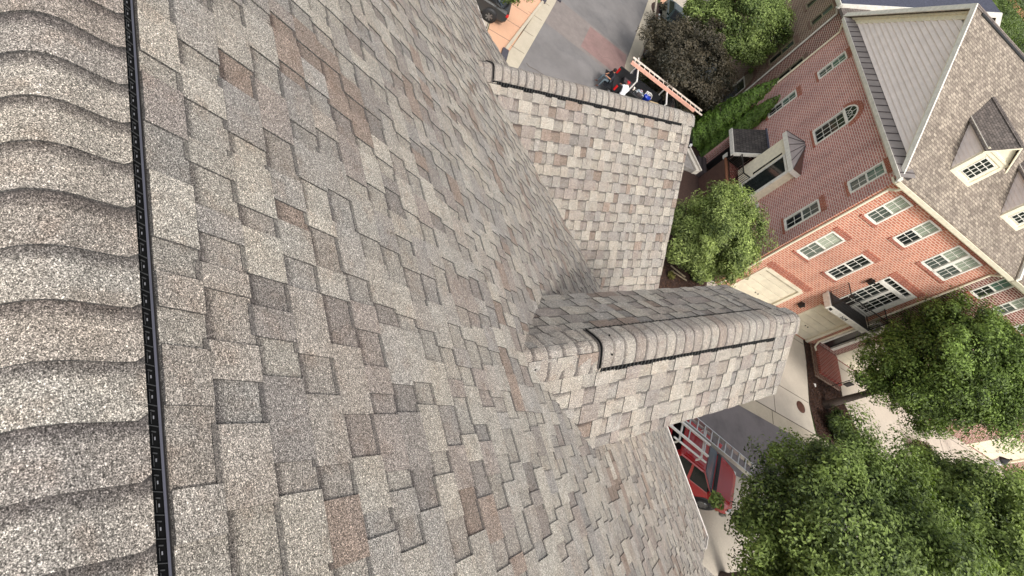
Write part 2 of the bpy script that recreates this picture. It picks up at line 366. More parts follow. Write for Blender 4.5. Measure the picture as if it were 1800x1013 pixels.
# back slope (beyond the ridge, seen only from other positions)
face((0,-.23,ZA), (1,0,0), (0,-C35,-S35), -9.2, 3.4, .08, 2.2, [[(-1,0,9), (1,0,3.2)]], first=.1)
# wings: ridge x, ridge z, tangent of pitch, end y, slope length near/far
WINGS = [dict(x=-4.45, z=ZA-T35*0+11.75-ZA, t=.9, ye=7.4, L=4.4, v0=None),
         dict(x=-.72, z=12.69, t=.93, ye=5.5, L=.63, v0=None)]
WINGS[0]['z'] = 11.75
for W_ in WINGS:
    ph = math.atan(W_['t']); cp, sp = math.cos(ph), math.sin(ph)
    smax = W_['L']/cp; y0 = (ZA-W_['z'])/T35; W_['y0'] = y0
    for sg in (1, -1):
        # keep y >= valley: main plane y=(ZA-z)/T35, z = zr - sin*s
        hp = (-1, sp/T35, -y0+.0)
        face((W_['x'],0,W_['z']), (0,1,0), (sg*cp,0,-sp), y0-.2, W_['ye']+.3, .07, smax, [[hp, (1,0,W_['ye']), (0,1,smax)]], first=.11)
# rank pieces by their size in view
def score(P):
    O, a, s, n, pl, *_ = P; q = [px_of(O+a*p[0]+s*p[1]) for p in pl]
    if any(v is None for v in q): return 0
    cx = sum(v[0] for v in q)/len(q); cy = sum(v[1] for v in q)/len(q)
    if not (-10 < cx < 1810 and -10 < cy < 1023): return 0
    cen = O+a*pl[0][0]+s*pl[0][1]
    if n @ (np.array([0,0,CAMZ])-cen) < 0: return 0
    return area(q)
sc_p = [score(P) for P in pieces]; order = sorted(range(len(pieces)), key=lambda i: -sc_p[i])
bigset = set(order[:300])
rest = MB()
for i, P in enumerate(pieces):
    if i in bigset:
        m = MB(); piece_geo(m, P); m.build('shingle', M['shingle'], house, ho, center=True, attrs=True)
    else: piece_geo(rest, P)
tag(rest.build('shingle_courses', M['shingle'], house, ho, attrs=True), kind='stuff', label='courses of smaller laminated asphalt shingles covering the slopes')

# decks below the shingles (a few cm thick, dark edge)
def slab(pts, n, th, name, mat, mb=None):
    m = mb or MB(); n = np.array(n, float); n /= np.linalg.norm(n)
    m.prism([np.array(p, float)-n*.0035 for p in pts], tuple(-n*th))
    return m
NM = np.array([0, S35, C35])
def mpnt(x, y): return (x, y, zmain(y))
dk = MB()
slab([mpnt(-9,.03), mpnt(-6.15,.03), mpnt(-6.15,4.48), mpnt(-9,4.48)], NM, .03, 0, 0, dk)
slab([mpnt(-6.15,.03), mpnt(1.57,.03), mpnt(1.57,7.26), mpnt(-6.15,8.15)], NM, .03, 0, 0, dk)
slab([mpnt(1.57,.03), mpnt(3.2,.03), mpnt(3.2,8.9), mpnt(1.57,5.75)], NM, .03, 0, 0, dk)
dk.prism([(-9,-.26,ZA), (3.2,-.26,ZA), (3.2,-7.5,ZA-T35*7.25), (-9,-7.5,ZA-T35*7.25)], (0,0,-.04))
dk.build('roof_deck', M['deck'], house, ho)
for W_ in WINGS:
    ph = math.atan(W_['t']); d = MB()
    for sg in (1, -1):
        L = W_['L']; y0 = W_['y0']; x, z, t = W_['x'], W_['z'], W_['t']
        dv = L; yv = y0 + t*dv/T35
        n = np.array([sg*t, 0, 1.])
        if yv > W_['ye']:
            dd = (W_['ye']-y0)*T35/t
            pts = [(x+sg*.06, y0, z-t*.06), (x+sg*.06, W_['ye'], z-t*.06), (x+sg*dd, W_['ye'], z-t*dd)]
        else: pts = [(x+sg*.06, y0, z-t*.06), (x+sg*.06, W_['ye'], z-t*.06), (x+sg*L, W_['ye'], z-t*L), (x+sg*L, yv, z-t*L)]
        slab(pts, n, .025, 0, 0, d)
    d.build('wing_deck', M['deck'], house, ho)

# white metal drip edges and rake trim
de = MB()
def edge(a, b, w=.022, t=.06): de.bar(a, b, w, t)
edge((-6.15,4.495,zmain(4.495)-.025), (-9,4.495,zmain(4.495)-.025)); de.build('drip_edge', M['drip'], house, ho)
de = MB(); edge((-.9,7.575,zmain(7.56)-.02), (1.58,7.285,zmain(7.28)-.02), .022, .07); edge((1.585,7.28,zmain(7.28)-.02), (1.585,6.6,zmain(6.6)-.02), .02, .07); de.build('drip_edge', M['drip'], house, ho)
W1, W2 = WINGS
de = MB(); d_ = 2.6
edge((W1['x'],W1['ye']+.008,W1['z']-.05), (W1['x']+d_,W1['ye']+.008,W1['z']-.05-.9*d_), .02, .05); de.build('drip_edge', M['drip'], house, ho)
# walls under the roof
wl = MB()
wl.prism([(-5.9,-7,0), (-5.9,7.0,0), (-5.9,7.0,zmain(7.0)-.2), (-5.9,.02,ZA-.2), (-5.9,-.25,ZA-.2), (-5.9,-7,ZA-T35*6.75-.2)], (7.2,0,0))
wl.prism([(-9,-7,0), (-9,4.2,0), (-9,4.2,zmain(4.2)-.2), (-9,.02,ZA-.2), (-9,-.25,ZA-.2), (-9,-7,ZA-T35*6.75-.2)], (3.1,0,0))
wl.prism([(1.3,-7,0), (1.3,5.5,0), (1.3,5.5,zmain(5.5)-.2), (1.3,.02,ZA-.2), (1.3,-.25,ZA-.2), (1.3,-7,ZA-T35*6.75-.2)], (1.7,0,0))
wl.build('wall', M['brick'], house, ho)
for W_ in WINGS:
    g = MB(); L = min(W_['L'], 3.0)-.12; x, z, t = W_['x'], W_['z']-.09, W_['t']; zb = zmain(W_['ye'])-.6 if W_ is W2 else 8.5
    g.prism([(x-L, W_['ye']-.12, zb), (x+L, W_['ye']-.12, zb), (x+L, W_['ye']-.12, z-t*L), (x, W_['ye']-.12, z), (x-L, W_['ye']-.12, z-t*L)], (0, -1.2 if W_ is W1 else -2.2, 0))
    g.build('gable_wall', M['siding'], house, ho)
# low lean-to roof against the end wall of the far wing

# ridge caps
def caps(P0, tdir, cdir, prof, t0, t1, E, raise_=0., flip=False, name='ridge_cap', cham=.014):
    P0 = np.array(P0, float); tdir = np.array(tdir, float); cdir = np.array(cdir, float)
    t = t0; n = len(prof)
    while t < t1-.02:
        e = min(t+E, t1); m = MB(); col = tuple((x+y+z_)/3 for x, y, z_ in zip(shade(), shade(), MC*.80)); vs, sh = [], []
        jj = rng.uniform(-.003, .003); sk = rng.uniform(-.004, .004)
        for layer in (0, 1):
            for k, tt in enumerate((t-.02, t+.25*E, t+.6*E, e)):
                f = max(0., (tt-t)/E)
                for i, (d, z) in enumerate(prof):
                    td = tt+jj
                    if k == 3:
                        td += sk*d/.15
                        if i in (0, n-1): td -= cham
                    hgt = .002+.007*f if layer else .0025*f-.001
                    nrm = 1.
                    p = P0 + tdir*td + cdir*d + np.array([0, 0, z+hgt+raise_])
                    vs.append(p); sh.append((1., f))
        fs = []; N4 = 4*n
        for k in range(3):
            for i in range(n-1):
                q = (k*n+i, k*n+i+1, (k+1)*n+i+1, (k+1)*n+i); fs.append(tuple(x+N4 for x in q))
        m.add(vs, fs, 0, tuple(c*.98 for c in col), sh); fs = []
        for k in range(3):
            for i in range(n-1): fs.append((k*n+i, k*n+i+1, (k+1)*n+i+1, (k+1)*n+i)[::-1])
        for i in range(n-1): fs.append((3*n+i, 3*n+i+1, N4+3*n+i+1, N4+3*n+i)); fs.append((i+1, i, N4+i, N4+i+1))
        for k in range(3): fs.append((k*n, (k+1)*n, N4+(k+1)*n, N4+k*n)); fs.append(((k+1)*n+n-1, k*n+n-1, N4+k*n+n-1, N4+(k+1)*n+n-1))
        m.add(vs, fs, 0, (.09,.085,.08), [(0., .5)]*len(vs))
        o = m.build(name, M['shingle'], house, ho, center=True, attrs=True)
        for pgn in o.data.polygons: pgn.use_smooth = False
        t = e
mp_ = [(.034,14.078),(.018,14.085),(.0,14.092),(-.02,14.102),(-.04,14.113),(-.058,14.124),(-.075,14.133),(-.09,14.1385),(-.105,14.142),(-.12,14.143),(-.135,14.142),(-.15,14.138),(-.17,14.129),(-.19,14.116),(-.22,14.099),(-.25,14.085)]
caps((0,0,0), (1,0,0), (0,1,0), [(y, z-.004) for y, z in mp_][::-1], -3.0-.05*0+.0-.116*5+.013-.006, 1.9, .1165, cham=.012)
def wprof(t, r=.06, w=.148, n=13):
    return [(d, -t*(math.sqrt(d*d+r*r)-r+.0545)+.008) for d in np.linspace(-w, w, n)]
def wing_caps(W_, vs, ve):
    P0 = (W_['x'], 0, W_['z']); pr = wprof(W_['t'])
    prw = [(d*1.12, z-W_['t']*abs(d)*.10) for d, z in pr]; caps(P0, (0,1,0), (1,0,0), prw, W_['y0']-.02, vs+.03, .13, raise_=.012)
    caps(P0, (0,1,0), (1,0,0), pr, vs, ve, .118, raise_=.026)
    caps(P0, (0,1,0), (1,0,0), pr, ve-.02, W_['ye']+.02, .13, raise_=.006)
    for sg in (1, -1):                               # black vent strips under the raised caps
        v = MB(); d0, d1 = .122, .172; t = W_['t']
        zf = lambda d, h: W_['z']-t*d+h
        v.hexa([(W_['x']+sg*d0, vs, zf(d0,.002)), (W_['x']+sg*d1, vs, zf(d1,.002)), (W_['x']+sg*d1, ve, zf(d1,.002)), (W_['x']+sg*d0, ve, zf(d0,.002)),
                (W_['x']+sg*d0, vs, zf(d0,.030)), (W_['x']+sg*(d1-.012), vs, zf(d1-.012,.020)), (W_['x']+sg*(d1-.012), ve, zf(d1-.012,.020)), (W_['x']+sg*d0, ve, zf(d0,.030))])
        vo = v.build('ridge_vent', M['black'], house, ho, center=True)
        b = MB(); y = vs
        while y < ve-.01:
            b.bar((W_['x']+sg*.150, y, zf(.150,.0265)), (W_['x']+sg*(d1-.003), y, zf(d1-.003,.016)), .006, .006); y += .042
        bo = b.build('vent_baffle', M['rib'], vo, tuple(np.array(ho)-np.array(vo.location))); tag(bo, kind='stuff')
    e = MB(); pts = [(W_['x']+d, vs-.004, W_['z']+z+.003) for d, z in pr]; pt2 = [(p[0], p[1], p[2]+.036) for p in pts]
    e.add(pts+pt2, [(i, i+1, len(pts)+i+1, len(pts)+i) for i in range(len(pts)-1)])
    e2 = [(p[0], p[1]+.012, p[2]) for p in pts+pt2]; e.add(e2, [(i, i+1, len(pts)+i+1, len(pts)+i) for i in range(len(pts)-1)])
    e.add([pt2[i] for i in range(len(pt2))]+e2[len(pts):], [(i, i+1, len(pts)+i+1, len(pts)+i) for i in range(len(pts)-1)])
    e.build('vent_end_plug', M['black'], house, ho, center=True)
wing_caps(W1, 3.58, 7.12)
wing_caps(W2, 2.70, 5.12)
# main ridge vent: black side strip, ribs and grey flange
v = MB()
zz = lambda y, h: zmain(y)+h
v.hexa([(-9,.0,zz(.0,-.01)), (3.2,.0,zz(.0,-.01)), (3.2,.0515,zz(.0515,.002)), (-9,.0515,zz(.0515,.002)), (-9,.0,zz(.0,.012)), (3.2,.0,zz(.0,.012)), (3.2,.0512,zz(.0512,.006)), (-9,.0512,zz(.0512,.006))])
vo = v.build('ridge_vent', M['black'], house, ho, center=True)
vl = tuple(np.array(ho)-np.array(vo.location))
b = MB(); x = -3.5; k = 0
while x < 1.2:
    b.bar((x, .034, zz(.034,.010)), (x+.003, .050, zz(.050,.0080)), .0014, .002)
    b.bar((x+.012, .038, zz(.038,.0095)), (x+.0135, .045, zz(.045,.0085)), .0022, .002)
    b.bar((x+.016, .039, zz(.039,.0090)), (x+.038, .039, zz(.039,.0090)), .0010, .0015)
    x += .0415; k += 1
tag(b.build('vent_baffle', M['rib'], vo, vl), kind='stuff')
b = MB(); x = -3.5
while x < 1.2:
    b.bar((x+.023, .043, zz(.043,.0085)), (x+.029, .043, zz(.043,.0085)), .0022, .002); x += .0415  # small lit dots between the ribs, their light put in as paler grey
tag(b.build('vent_lit_dot', M['rib2'], vo, vl), kind='stuff')
f = MB(); f.hexa([(-9,.051,zz(.051,-.002)), (3.2,.051,zz(.051,-.002)), (3.2,.0565,zz(.0565,-.002)), (-9,.0565,zz(.0565,-.002)), (-9,.051,zz(.051,.010)), (3.2,.051,zz(.051,.010)), (3.2,.0555,zz(.0555,.0085)), (-9,.0555,zz(.0555,.0085))])
f.build('vent_flange', M['flange'], vo, vl)
# small dark nail heads on exposed caps
nl = MB()
for (x, y) in ((W2['x']+.03, W2['y0']+.10), (W2['x']+.09, W2['y0']+.14), (W2['x']-.06, 2.83), (W2['x']+.08, 2.80), (W1['x']+.05, 3.42)):
    W_ = W1 if x < -3 else W2; d = abs(x-W_['x']); z = W_['z']-W_['t']*(math.sqrt(d*d+.0049)-.0155)+.02+(.028 if (y > 2.7 and W_ is W2) else 0)
    nl.lathe((x, y, z), [(0,.004),(.008,.003),(.009,0)], 8)
nl.build('nail_head', M['black'], house, ho)
# grey lean-to roof with gutter against the end wall of the far wing
lr = MB(); lr.prism([(-5.9,7.42,10.15),(-5.9,10.66,9.62),(-5.9,10.66,9.52),(-5.9,7.42,10.05)], (.62,0,0)); lr.build('lean_to_roof', M['roofL'], house, ho)
gt = MB(); gt.box((-5.92,10.67,9.50),(-5.28,10.86,9.62)); gt.box((-5.92,10.66,9.625),(-5.28,10.69,9.66)); gt.box((-5.92,10.84,9.625),(-5.28,10.88,9.66)); gt.build('gutter', M['drip2'], house, ho)
lw = MB(); lw.box((-5.85,7.2,0),(-5.4,9.2,9.4)); lw.build('lean_to_wall', M['brick'], house, ho)
# ------------------------------------------------------------------ ground, streets (street frame u,v)
def sheet(name, pts, mat, z, world=False, th=None):
    m = MB(); P = [(p[0], p[1], z) if world else Wd(p[0], p[1], z) for p in pts]
    if th: m.prism([(q[0], q[1], z-th) for q in P], (0,0,th))
    else: m.add(P, [tuple(range(len(P)))])
    o = m.build(name, mat, None, fixn=bool(th))
    if not th and o.data.polygons[0].normal.z < 0: o.data.flip_normals()
    return tag(o, kind='structure')
sheet('ground', [(-900,-900),(900,-900),(900,1700),(-900,1700)], M['grass'], -.02, True)
sheet('clay_ground', [(-2000,1400),(-340,1100),(-240,800),(-1500,500)], M['clay'], 0, True)
sheet('side_street', [(-13.95,-60),(-13.3,-14.2),(-14.1,-6.5),(-14.3,14),(-7.0,14),(-7.0,6.55),(-7.3,-10),(-7.55,-13.4),(-6.3,-24.5),(-4.5,-45),(-4.0,-60)], M['asphalt_d'], .0)
sheet('alley', [(-7.1,6.6),(60,6.6),(60,10.1),(-7.1,10.1)], M['asphalt'], .0)
sheet('crosswalk', [(-13.6,-11.6),(-8.8,-11.5),(-7.35,-11.4),(-7.5,-14.9),(-10.6,-15.0),(-13.25,-15.1)], M['cwalk'], .004)
sheet('brick_crosswalk', [(-10.9,-11.9),(-7.5,-11.75),(-7.6,-14.7),(-10.6,-14.75)], M['creds'], .008)
sheet('gutter', [(-7.1,5.86),(60,5.86),(60,6.62),(-7.1,6.62)], M['gutter'], .012)
sheet('driveway_apron', [(-.6,0),(7.05,0),(7.05,1.5),(6.75,4.2),(6.9,5.6),(7.0,5.86),(-.6,5.86)], M['concrete'], .016)
sheet('driveway_apron', [(10.1,-.5),(60,-.5),(60,5.86),(12.9,5.86),(11.0,4.4),(9.95,2.6)], M['concrete'], .016)
sheet('our_driveway', [(-7,10.1),(60,10.1),(60,16),(-7,16)], M['concrete'], .010)
sheet('mulch_bed', [(7.06,.0),(10.1,.0),(9.9,2.6),(11.0,4.4),(12.9,5.85),(7.1,5.85),(6.8,4.2),(7.05,1.5)], M['mulch'], .020)
sheet('mulch_bed', [(-6,-3.2),(0,-3.2),(-.62,0),(-.62,5.8),(-6,5.8)], M['mulch'], .014)
sheet('planting_strip', [(-6.4,-22),(-6.9,-11.6),(-5.9,-3.3),(0,-3.2),(0,-16.5),(-2.2,-20)], M['mulch'], .006)
sheet('side_walk', [(-6.25,-24),(-7.0,-13.3),(-5.2,-12.4),(-4.0,-17.5),(-3.4,-28)], M['paver'], .010)
sheet('side_walk', [(-5.2,-24.0),(-4.9,-60),(-3.9,-60),(-4.3,-24.6)], M['salmon'], .012)
sheet('front_walk', [(-4.4,-24.5),(-3.8,-60),(.5,-60),(.5,-24)], M['concrete'], .012)
sheet('front_walk', [(-4.6,-11.5),(-1.6,-10.6),(-1.0,-14.8),(-3.2,-16.6)], M['paver'], .016)
sheet('right_gutter', [(-7.35,-10.2),(-6.8,-10.0),(-6.75,-13.3),(-5.6,-24.2),(-3.9,-45),(-4.6,-45),(-6.35,-24.5),(-7.6,-13.4)], M['gutter'], .012)
sheet('left_gutter', [(-14.95,-5),(-14.1,-5),(-13.28,-14.2),(-12.6,-30),(-13.5,-30),(-14.05,-14.0)], M['gutter'], .012)
sheet('salmon_walk', [(-17.3,2),(-14.95,2),(-14.85,-6.0),(-13.95,-13.9),(-13.3,-30),(-17.5,-30),(-16.5,-10.4),(-16.2,-7.1)], M['salmon'], .012)
sheet('left_driveway', [(-28,2),(-17.3,2),(-16.24,-7.1),(-16.55,-10.4),(-17.6,-30),(-28,-30)], M['concrete'], .008)
def curb(name, pts, w=.16, hgt=.13, mat='gutter', z0=0):
    m = MB()
    for a, b in zip(pts[:-1], pts[1:]):
        A_ = Vector(Wd(*a, z0+hgt/2)); B_ = Vector(Wd(*b, z0+hgt/2)); m.bar(A_, B_, w, hgt)
    o = m.build(name, M[mat]); tag(o, kind='structure'); return o
curb('left_curb', [(-14.98,-6.6),(-14.05,-13.3)]); curb('right_curb', [(-6.75,-13.9),(-6.1,-19.4)], .14); curb('right_curb_end', [(-6.85,-12.0),(-6.8,-13.85)], .22, .14, 'curbdk')
curb('right_curb_dark', [(-6.05,-19.5),(-5.75,-22.3)], .22, .14, 'curbdk'); curb('left_curb_end', [(-14.92,-5.7),(-14.99,-6.55)], .34, .14, 'curbdk'); curb('left_curb_dark', [(-14.03,-13.35),(-13.95,-14.9)], .3, .14, 'curbdk')
curb('storm_drain', [(-13.9,-15.0),(-13.0,-15.1)], .6, .10, 'curbdk')
curb('right_curb_far', [(-5.7,-22.35),(-5.3,-45)], .14)
jt = MB()
def jline(a, b, w=.03, z=.0205): jt.bar(Wd(*a, z), Wd(*b, z), w, .006)
jline((3.95,.02),(3.95,5.86)); jline((.2,4.15),(6.7,4.15)); jline((.2,5.86),(7.0,5.86), .04); jline((-.6,.35),(7.0,.35))
jline((11.5,4.15),(40,4.15)); jline((10.3,.3),(40,.3)); jline((15.5,0),(15.5,5.86)); jline((20,0),(20,5.86)); jline((11,5.86),(40,5.86), .04); jline((3.7,5.88),(3.7,6.6),.03,.017); jline((9,5.88),(9,6.6),.03,.017)
for k in range(6): jline((-16.4-.05*k,-7.3-1.75*k),(-14.8+.12*k,-7.6-1.75*k), .025, .0165)
jline((-16.3,-6.9),(-17.4,-24), .05, .0165)
for k in range(5): jline((-14.9+.14*k,-7.3-2.05*k),(-13.98+.14*k,-7.4-2.05*k), .025, .0165)
for k in range(5): jline((-6.6+.17*k,-12.9-2.6*k),(-5.9+.25*k,-12.7-2.6*k), .02, .0165)
tag(jt.build('pavement_joint', M['joint']), kind='structure')
def manhole(u, v, r, label, w=0.02):
    m = MB(); m.lathe((0,0,0), [(0,.012),(r*.86,.012),(r*.88,.006),(r*.93,.006),(r*.95,.014),(r,.012),(r,0)], 28)
    for k in range(-3, 4): m.box((-r*.7, k*r*.2-.01, .012), (r*.7, k*r*.2+.01, .018))
    o = m.build('manhole_cover', M['rust']); o.location = Wd(u, v, w); tag(o, label, 'manhole cover')
manhole(6.01, 4.70, .32, 'round rusty brown manhole cover in the pale driveway beside the mulch bed')
manhole(-4.345, -26.0, .38, 'oval looking brown cover in pale concrete above the dark pickup')
ck = MB(); rc_ = np.random.default_rng(12)
for k in range(6):
    u, v = (rc_.uniform(-13.2,-8), rc_.uniform(-13,-5)) if k < 4 else (rc_.uniform(-3,9), rc_.uniform(7,9.8)); a = rc_.uniform(0, 6.28); pts = [(u, v)]
    for q in range(rc_.integers(4, 11)):
        a += rc_.normal()*.5; u += .22*math.cos(a); v += .22*math.sin(a); pts.append((u, v))
    for p0, p1 in zip(pts[:-1], pts[1:]): ck.bar(Wd(*p0, .007), Wd(*p1, .007), .016 if k % 3 else .05, .004)
tag(ck.build('tar_crack', M['joint']), kind='structure')
md = MB(); md.lathe((0,0,0), [(0,.06),(.5,.05),(.95,.0)], 20)
o = md.build('tree_ring', M['mulch']); o.location = Wd(-4.95,-23.9,.014); o.scale = (1.15,1.5,1); o.rotation_euler = (0,0,AB); tag(o, 'bare round bark mulch ring in the pavement beside the dark pickup', 'mulch ring')

# ------------------------------------------------------------------ brick townhouse opposite
def L3(u, v, z): return (u, -v, z)
def pm_lit(v0=0.): return lambda s, z, d: (s, -(v0+d), z)
def pm_dark(u0=0.): return lambda s, z, d: (u0-d, s, z)
def pbox(mb, pm, s0, s1, z0, z1, d0, d1, m=0):
    mb.hexa([pm(s0,z0,d0), pm(s1,z0,d0), pm(s1,z0,d1), pm(s0,z0,d1), pm(s0,z1,d0), pm(s1,z1,d0), pm(s1,z1,d1), pm(s0,z1,d1)], m)
def wall_holes(mb, pm, s0, s1, z0, z1, holes, dep=.12):
    S = sorted({s0, s1, *[h[0] for h in holes], *[h[1] for h in holes]}); Z = sorted({z0, z1, *[h[2] for h in holes], *[h[3] for h in holes]})
    for i in range(len(S)-1):
        for j in range(len(Z)-1):
            cs, cz = (S[i]+S[i+1])/2, (Z[j]+Z[j+1])/2
            if any(h[0] < cs < h[1] and h[2] < cz < h[3] for h in holes): continue
            mb.add([pm(S[i],Z[j],0), pm(S[i+1],Z[j],0), pm(S[i+1],Z[j+1],0), pm(S[i],Z[j+1],0)], [(0,1,2,3)])
    for a, b, c, d in holes:
        for q in (((a,c),(b,c)), ((b,c),(b,d)), ((b,d),(a,d)), ((a,d),(a,c))):
            (p0, p1), (q0, q1) = q
            mb.add([pm(p0,p1,0), pm(q0,q1,0), pm(q0,q1,-dep), pm(p0,p1,-dep)], [(0,1,2,3)])
def window(par, pm, s0, s1, z0, z1, nc=3, nr=2, sashes=2, glass=('gmid','gblind'), trim='white', head=True, sill=True, fw=.07, lab=None, brickm=('brick_s','brick_s')):
    f = MB(); e = .002
    pbox(f, pm, s0-.015, s0+fw, z0+e, z1-e, -.09, .03); pbox(f, pm, s1-fw, s1+.015, z0+e, z1-e, -.09, .03)
    pbox(f, pm, s0+fw, s1-fw, z1-fw, z1+.01, -.09, .028); pbox(f, pm, s0+fw, s1-fw, z0-.01, z0+fw, -.09, .045)
    hh = (z1-z0-2*fw)/sashes; rail = .035
    for k in range(sashes):
        a = z0+fw+k*hh; b = a+hh
        if k: pbox(f, pm, s0+fw, s1-fw, a-rail, a+rail, -.075, -.01)
        for i in range(1, nc): s = s0+fw+(s1-s0-2*fw)*i/nc; pbox(f, pm, s-.011, s+.011, a+rail, b-rail, -.056, -.036)
        for j in range(1, nr): z = a+hh*j/nr; pbox(f, pm, s0+fw, s1-fw, z-.011, z+.011, -.057, -.038)
    fo = f.build('window', M[trim], par)
    if lab: fo['label'] = lab
    for k in range(sashes):
        g = MB(); a = z0+fw+k*hh; pbox(g, pm, s0+fw-.01, s1-fw+.01, a, a+hh, -.07, -.05)
        g.build('pane', M[glass[min(k, len(glass)-1)]], fo)
    if head:
        l = MB(); pbox(l, pm, s0-.10, s1+.10, z1+.012, z1+.30, -.02, .022); l.build('lintel', M[brickm[0]], par)
    if sill:
        l = MB(); pbox(l, pm, s0-.10, s1+.10, z0-.14, z0-.012, -.02, .05); l.build('window_sill', M[brickm[1]], par)
    return fo
bh = thing('brick_townhouse', 'three storey red brick end townhouse with tan shingle roof, white gable trim and garages', 'house', Wd(0,0,0), AB)
U1 = 7.75; V1 = 12.75; ZE = 9.25
lit, drk = pm_lit(), pm_dark()
litw = [(.78,1.62,7.42,8.96,('gmid','gblind')),(2.80,3.68,7.42,8.96,('gdark','gblind')),(.76,1.64,4.20,6.05,('gmid2','gblind2')),(2.90,3.75,4.17,6.02,('gdark','gdark'))]
g1 = (.83,3.47,0.02,2.57); g2_ = (5.0,7.32,0.02,2.60); dr = (5.05,7.25,3.42,5.97); bw = (5.02,6.84,7.36,8.94)
m = MB(); wall_holes(m, lit, 0, U1, 0, ZE, [w_[:4] for w_ in litw]+[g1, g2_, dr, bw]); m.build('front_wall', M['brick'], bh)
darkw = [(10.02,10.72,7.40,8.98,('gmid','ggreen')),(10.05,10.75,4.25,6.10,('gdark','ggreen')),(.72,1.47,7.47,9.02,('gmid','ggreen')),(.70,1.50,4.30,6.10,('gdark','gmid'))]
m = MB(); wall_holes(m, drk, 0, V1, 0, ZE+.3, [w_[:4] for w_ in darkw]+[(5.18,6.32,6.5,8.12)]); m.build('side_wall', M['brick2'], bh)
m = MB(); m.box((.3,.3,0),(U1-.3,V1-.02,ZE)); m.box((.3,V1-.3,0),(U1,V1,ZE)); m.build('inner_wall', M['brickb'], bh)
for w_ in litw: window(bh, lit, *w_[:4], nc=3, nr=2, glass=w_[4])
for w_ in darkw: window(bh, drk, *w_[:4], nc=2, nr=2, glass=w_[4], brickm=('brick_s','brick_s'))
window(bh, lit, bw[0], 5.90, bw[2], bw[3], 3, 2, 2, ('gmid','gblind'), head=False, sill=False); window(bh, lit, 5.96, bw[1], bw[2], bw[3], 3, 2, 2, ('gmid','gblind'), head=False, sill=False)
l = MB(); pbox(l, lit, 5.84, 6.02, bw[2]+.06, bw[3]-.06, -.05, .035); l.build('window_mullion', M['white'], bh)
l = MB(); pbox(l, lit, bw[0]-.1, bw[1]+.1, bw[3]+.012, bw[3]+.27, -.02, .022); l.build('lintel', M['brick_s'], bh); l = MB(); pbox(l, lit, bw[0]-.1, bw[1]+.1, bw[2]-.15, bw[2]-.012, -.02, .05); l.build('window_sill', M['brick_s'], bh)
# arched window on the side wall
fo = window(bh, drk, 5.18, 6.32, 6.5, 8.12, 3, 4, 1, ('gdark',), head=False, lab='tall side window with a half-round fanlight above')
ar = MB(); cx, cz, r = 5.75, 8.18, .57; n = 18
ring = lambda r0, r1, d0, d1: [[drk(cx+rr*math.cos(t), cz+rr*math.sin(t), d) for rr, d in ((r0,d0),(r1,d0),(r1,d1),(r0,d1))] for t in [math.pi*k/n for k in range(n+1)]]
ar.loft(ring(r-.05, r+.02, .0, .05)); pbox(ar, drk, 5.16, 6.34, 8.10, 8.20, 0, .052)
for t in (45, 90, 135):
    a = R_(t); ar.bar(drk(cx+.1*math.cos(a), cz+.1*math.sin(a), .035), drk(cx+(r-.04)*math.cos(a), cz+(r-.04)*math.sin(a), .035), .022, .016)
ar.loft([[drk(cx+rr*math.cos(t), cz+rr*math.sin(t), d) for rr, d in ((.28,.028),(.30,.028),(.30,.044),(.28,.044))] for t in [math.pi*k/12 for k in range(13)]])
ar.build('fanlight_frame', M['white'], fo)
g = MB(); g.add([drk(cx, cz, .02)]+[drk(cx+(r-.02)*math.cos(math.pi*k/n), cz+(r-.02)*math.sin(math.pi*k/n), .02) for k in range(n+1)], [(0, i+1, i+2) for i in range(n)]); g.build('pane', M['gdark'], fo)
ab = MB(); ab.loft(ring(r+.02, r+.26, -.01, .03)); ab.build('brick_arch', M['brick_s'], bh)
# garage doors
def garage(par, s0, s1, z1, pm=lit, name='garage_door'):
    g = MB(); pbox(g, pm, s0-.09, s0+.10, 0.02, z1+.0, -.10, .035); pbox(g, pm, s1-.10, s1+.09, .02, z1, -.10, .035); pbox(g, pm, s0+.1, s1-.1, z1-.12, z1+.08, -.10, .034)
    o = g.build(name, M['garage'], par)
    n = 5; h_ = (z1-.12-.03)/n
    for k in range(n):
        p = MB(); a = .03+k*h_; pbox(p, pm, s0+.1, s1-.1, a+.008, a+h_-.008, -.10, -.065)
        for q in range(4):
            ss = s0+.1+(s1-s0-.2)*(q+.08)/4; se = s0+.1+(s1-s0-.2)*(q+.92)/4; pbox(p, pm, ss, se, a+.09, a+h_-.09, -.066, -.058)
        p.build('door_panel', M['garage'], o, bevel=.006)
    h2 = MB(); c = (s0+s1)/2
    for q in (-.1, .1): pbox(h2, pm, c+q-.02, c+q+.02, .85, .91, -.06, -.02)
    h2.build('handle', M['rail'], o)
garage(bh, g1[0], g1[1], 2.55); garage(bh, g2_[0], g2_[1], 2.58)
for s0, s1, z1 in ((g1[0], g1[1], 2.67), (g2_[0], g2_[1], 2.70)):
    l = MB(); pbox(l, lit, s0-.2, s1+.2, z1+.0, z1+.34, -.02, .022); l.build('lintel', M['brick_s'], bh)
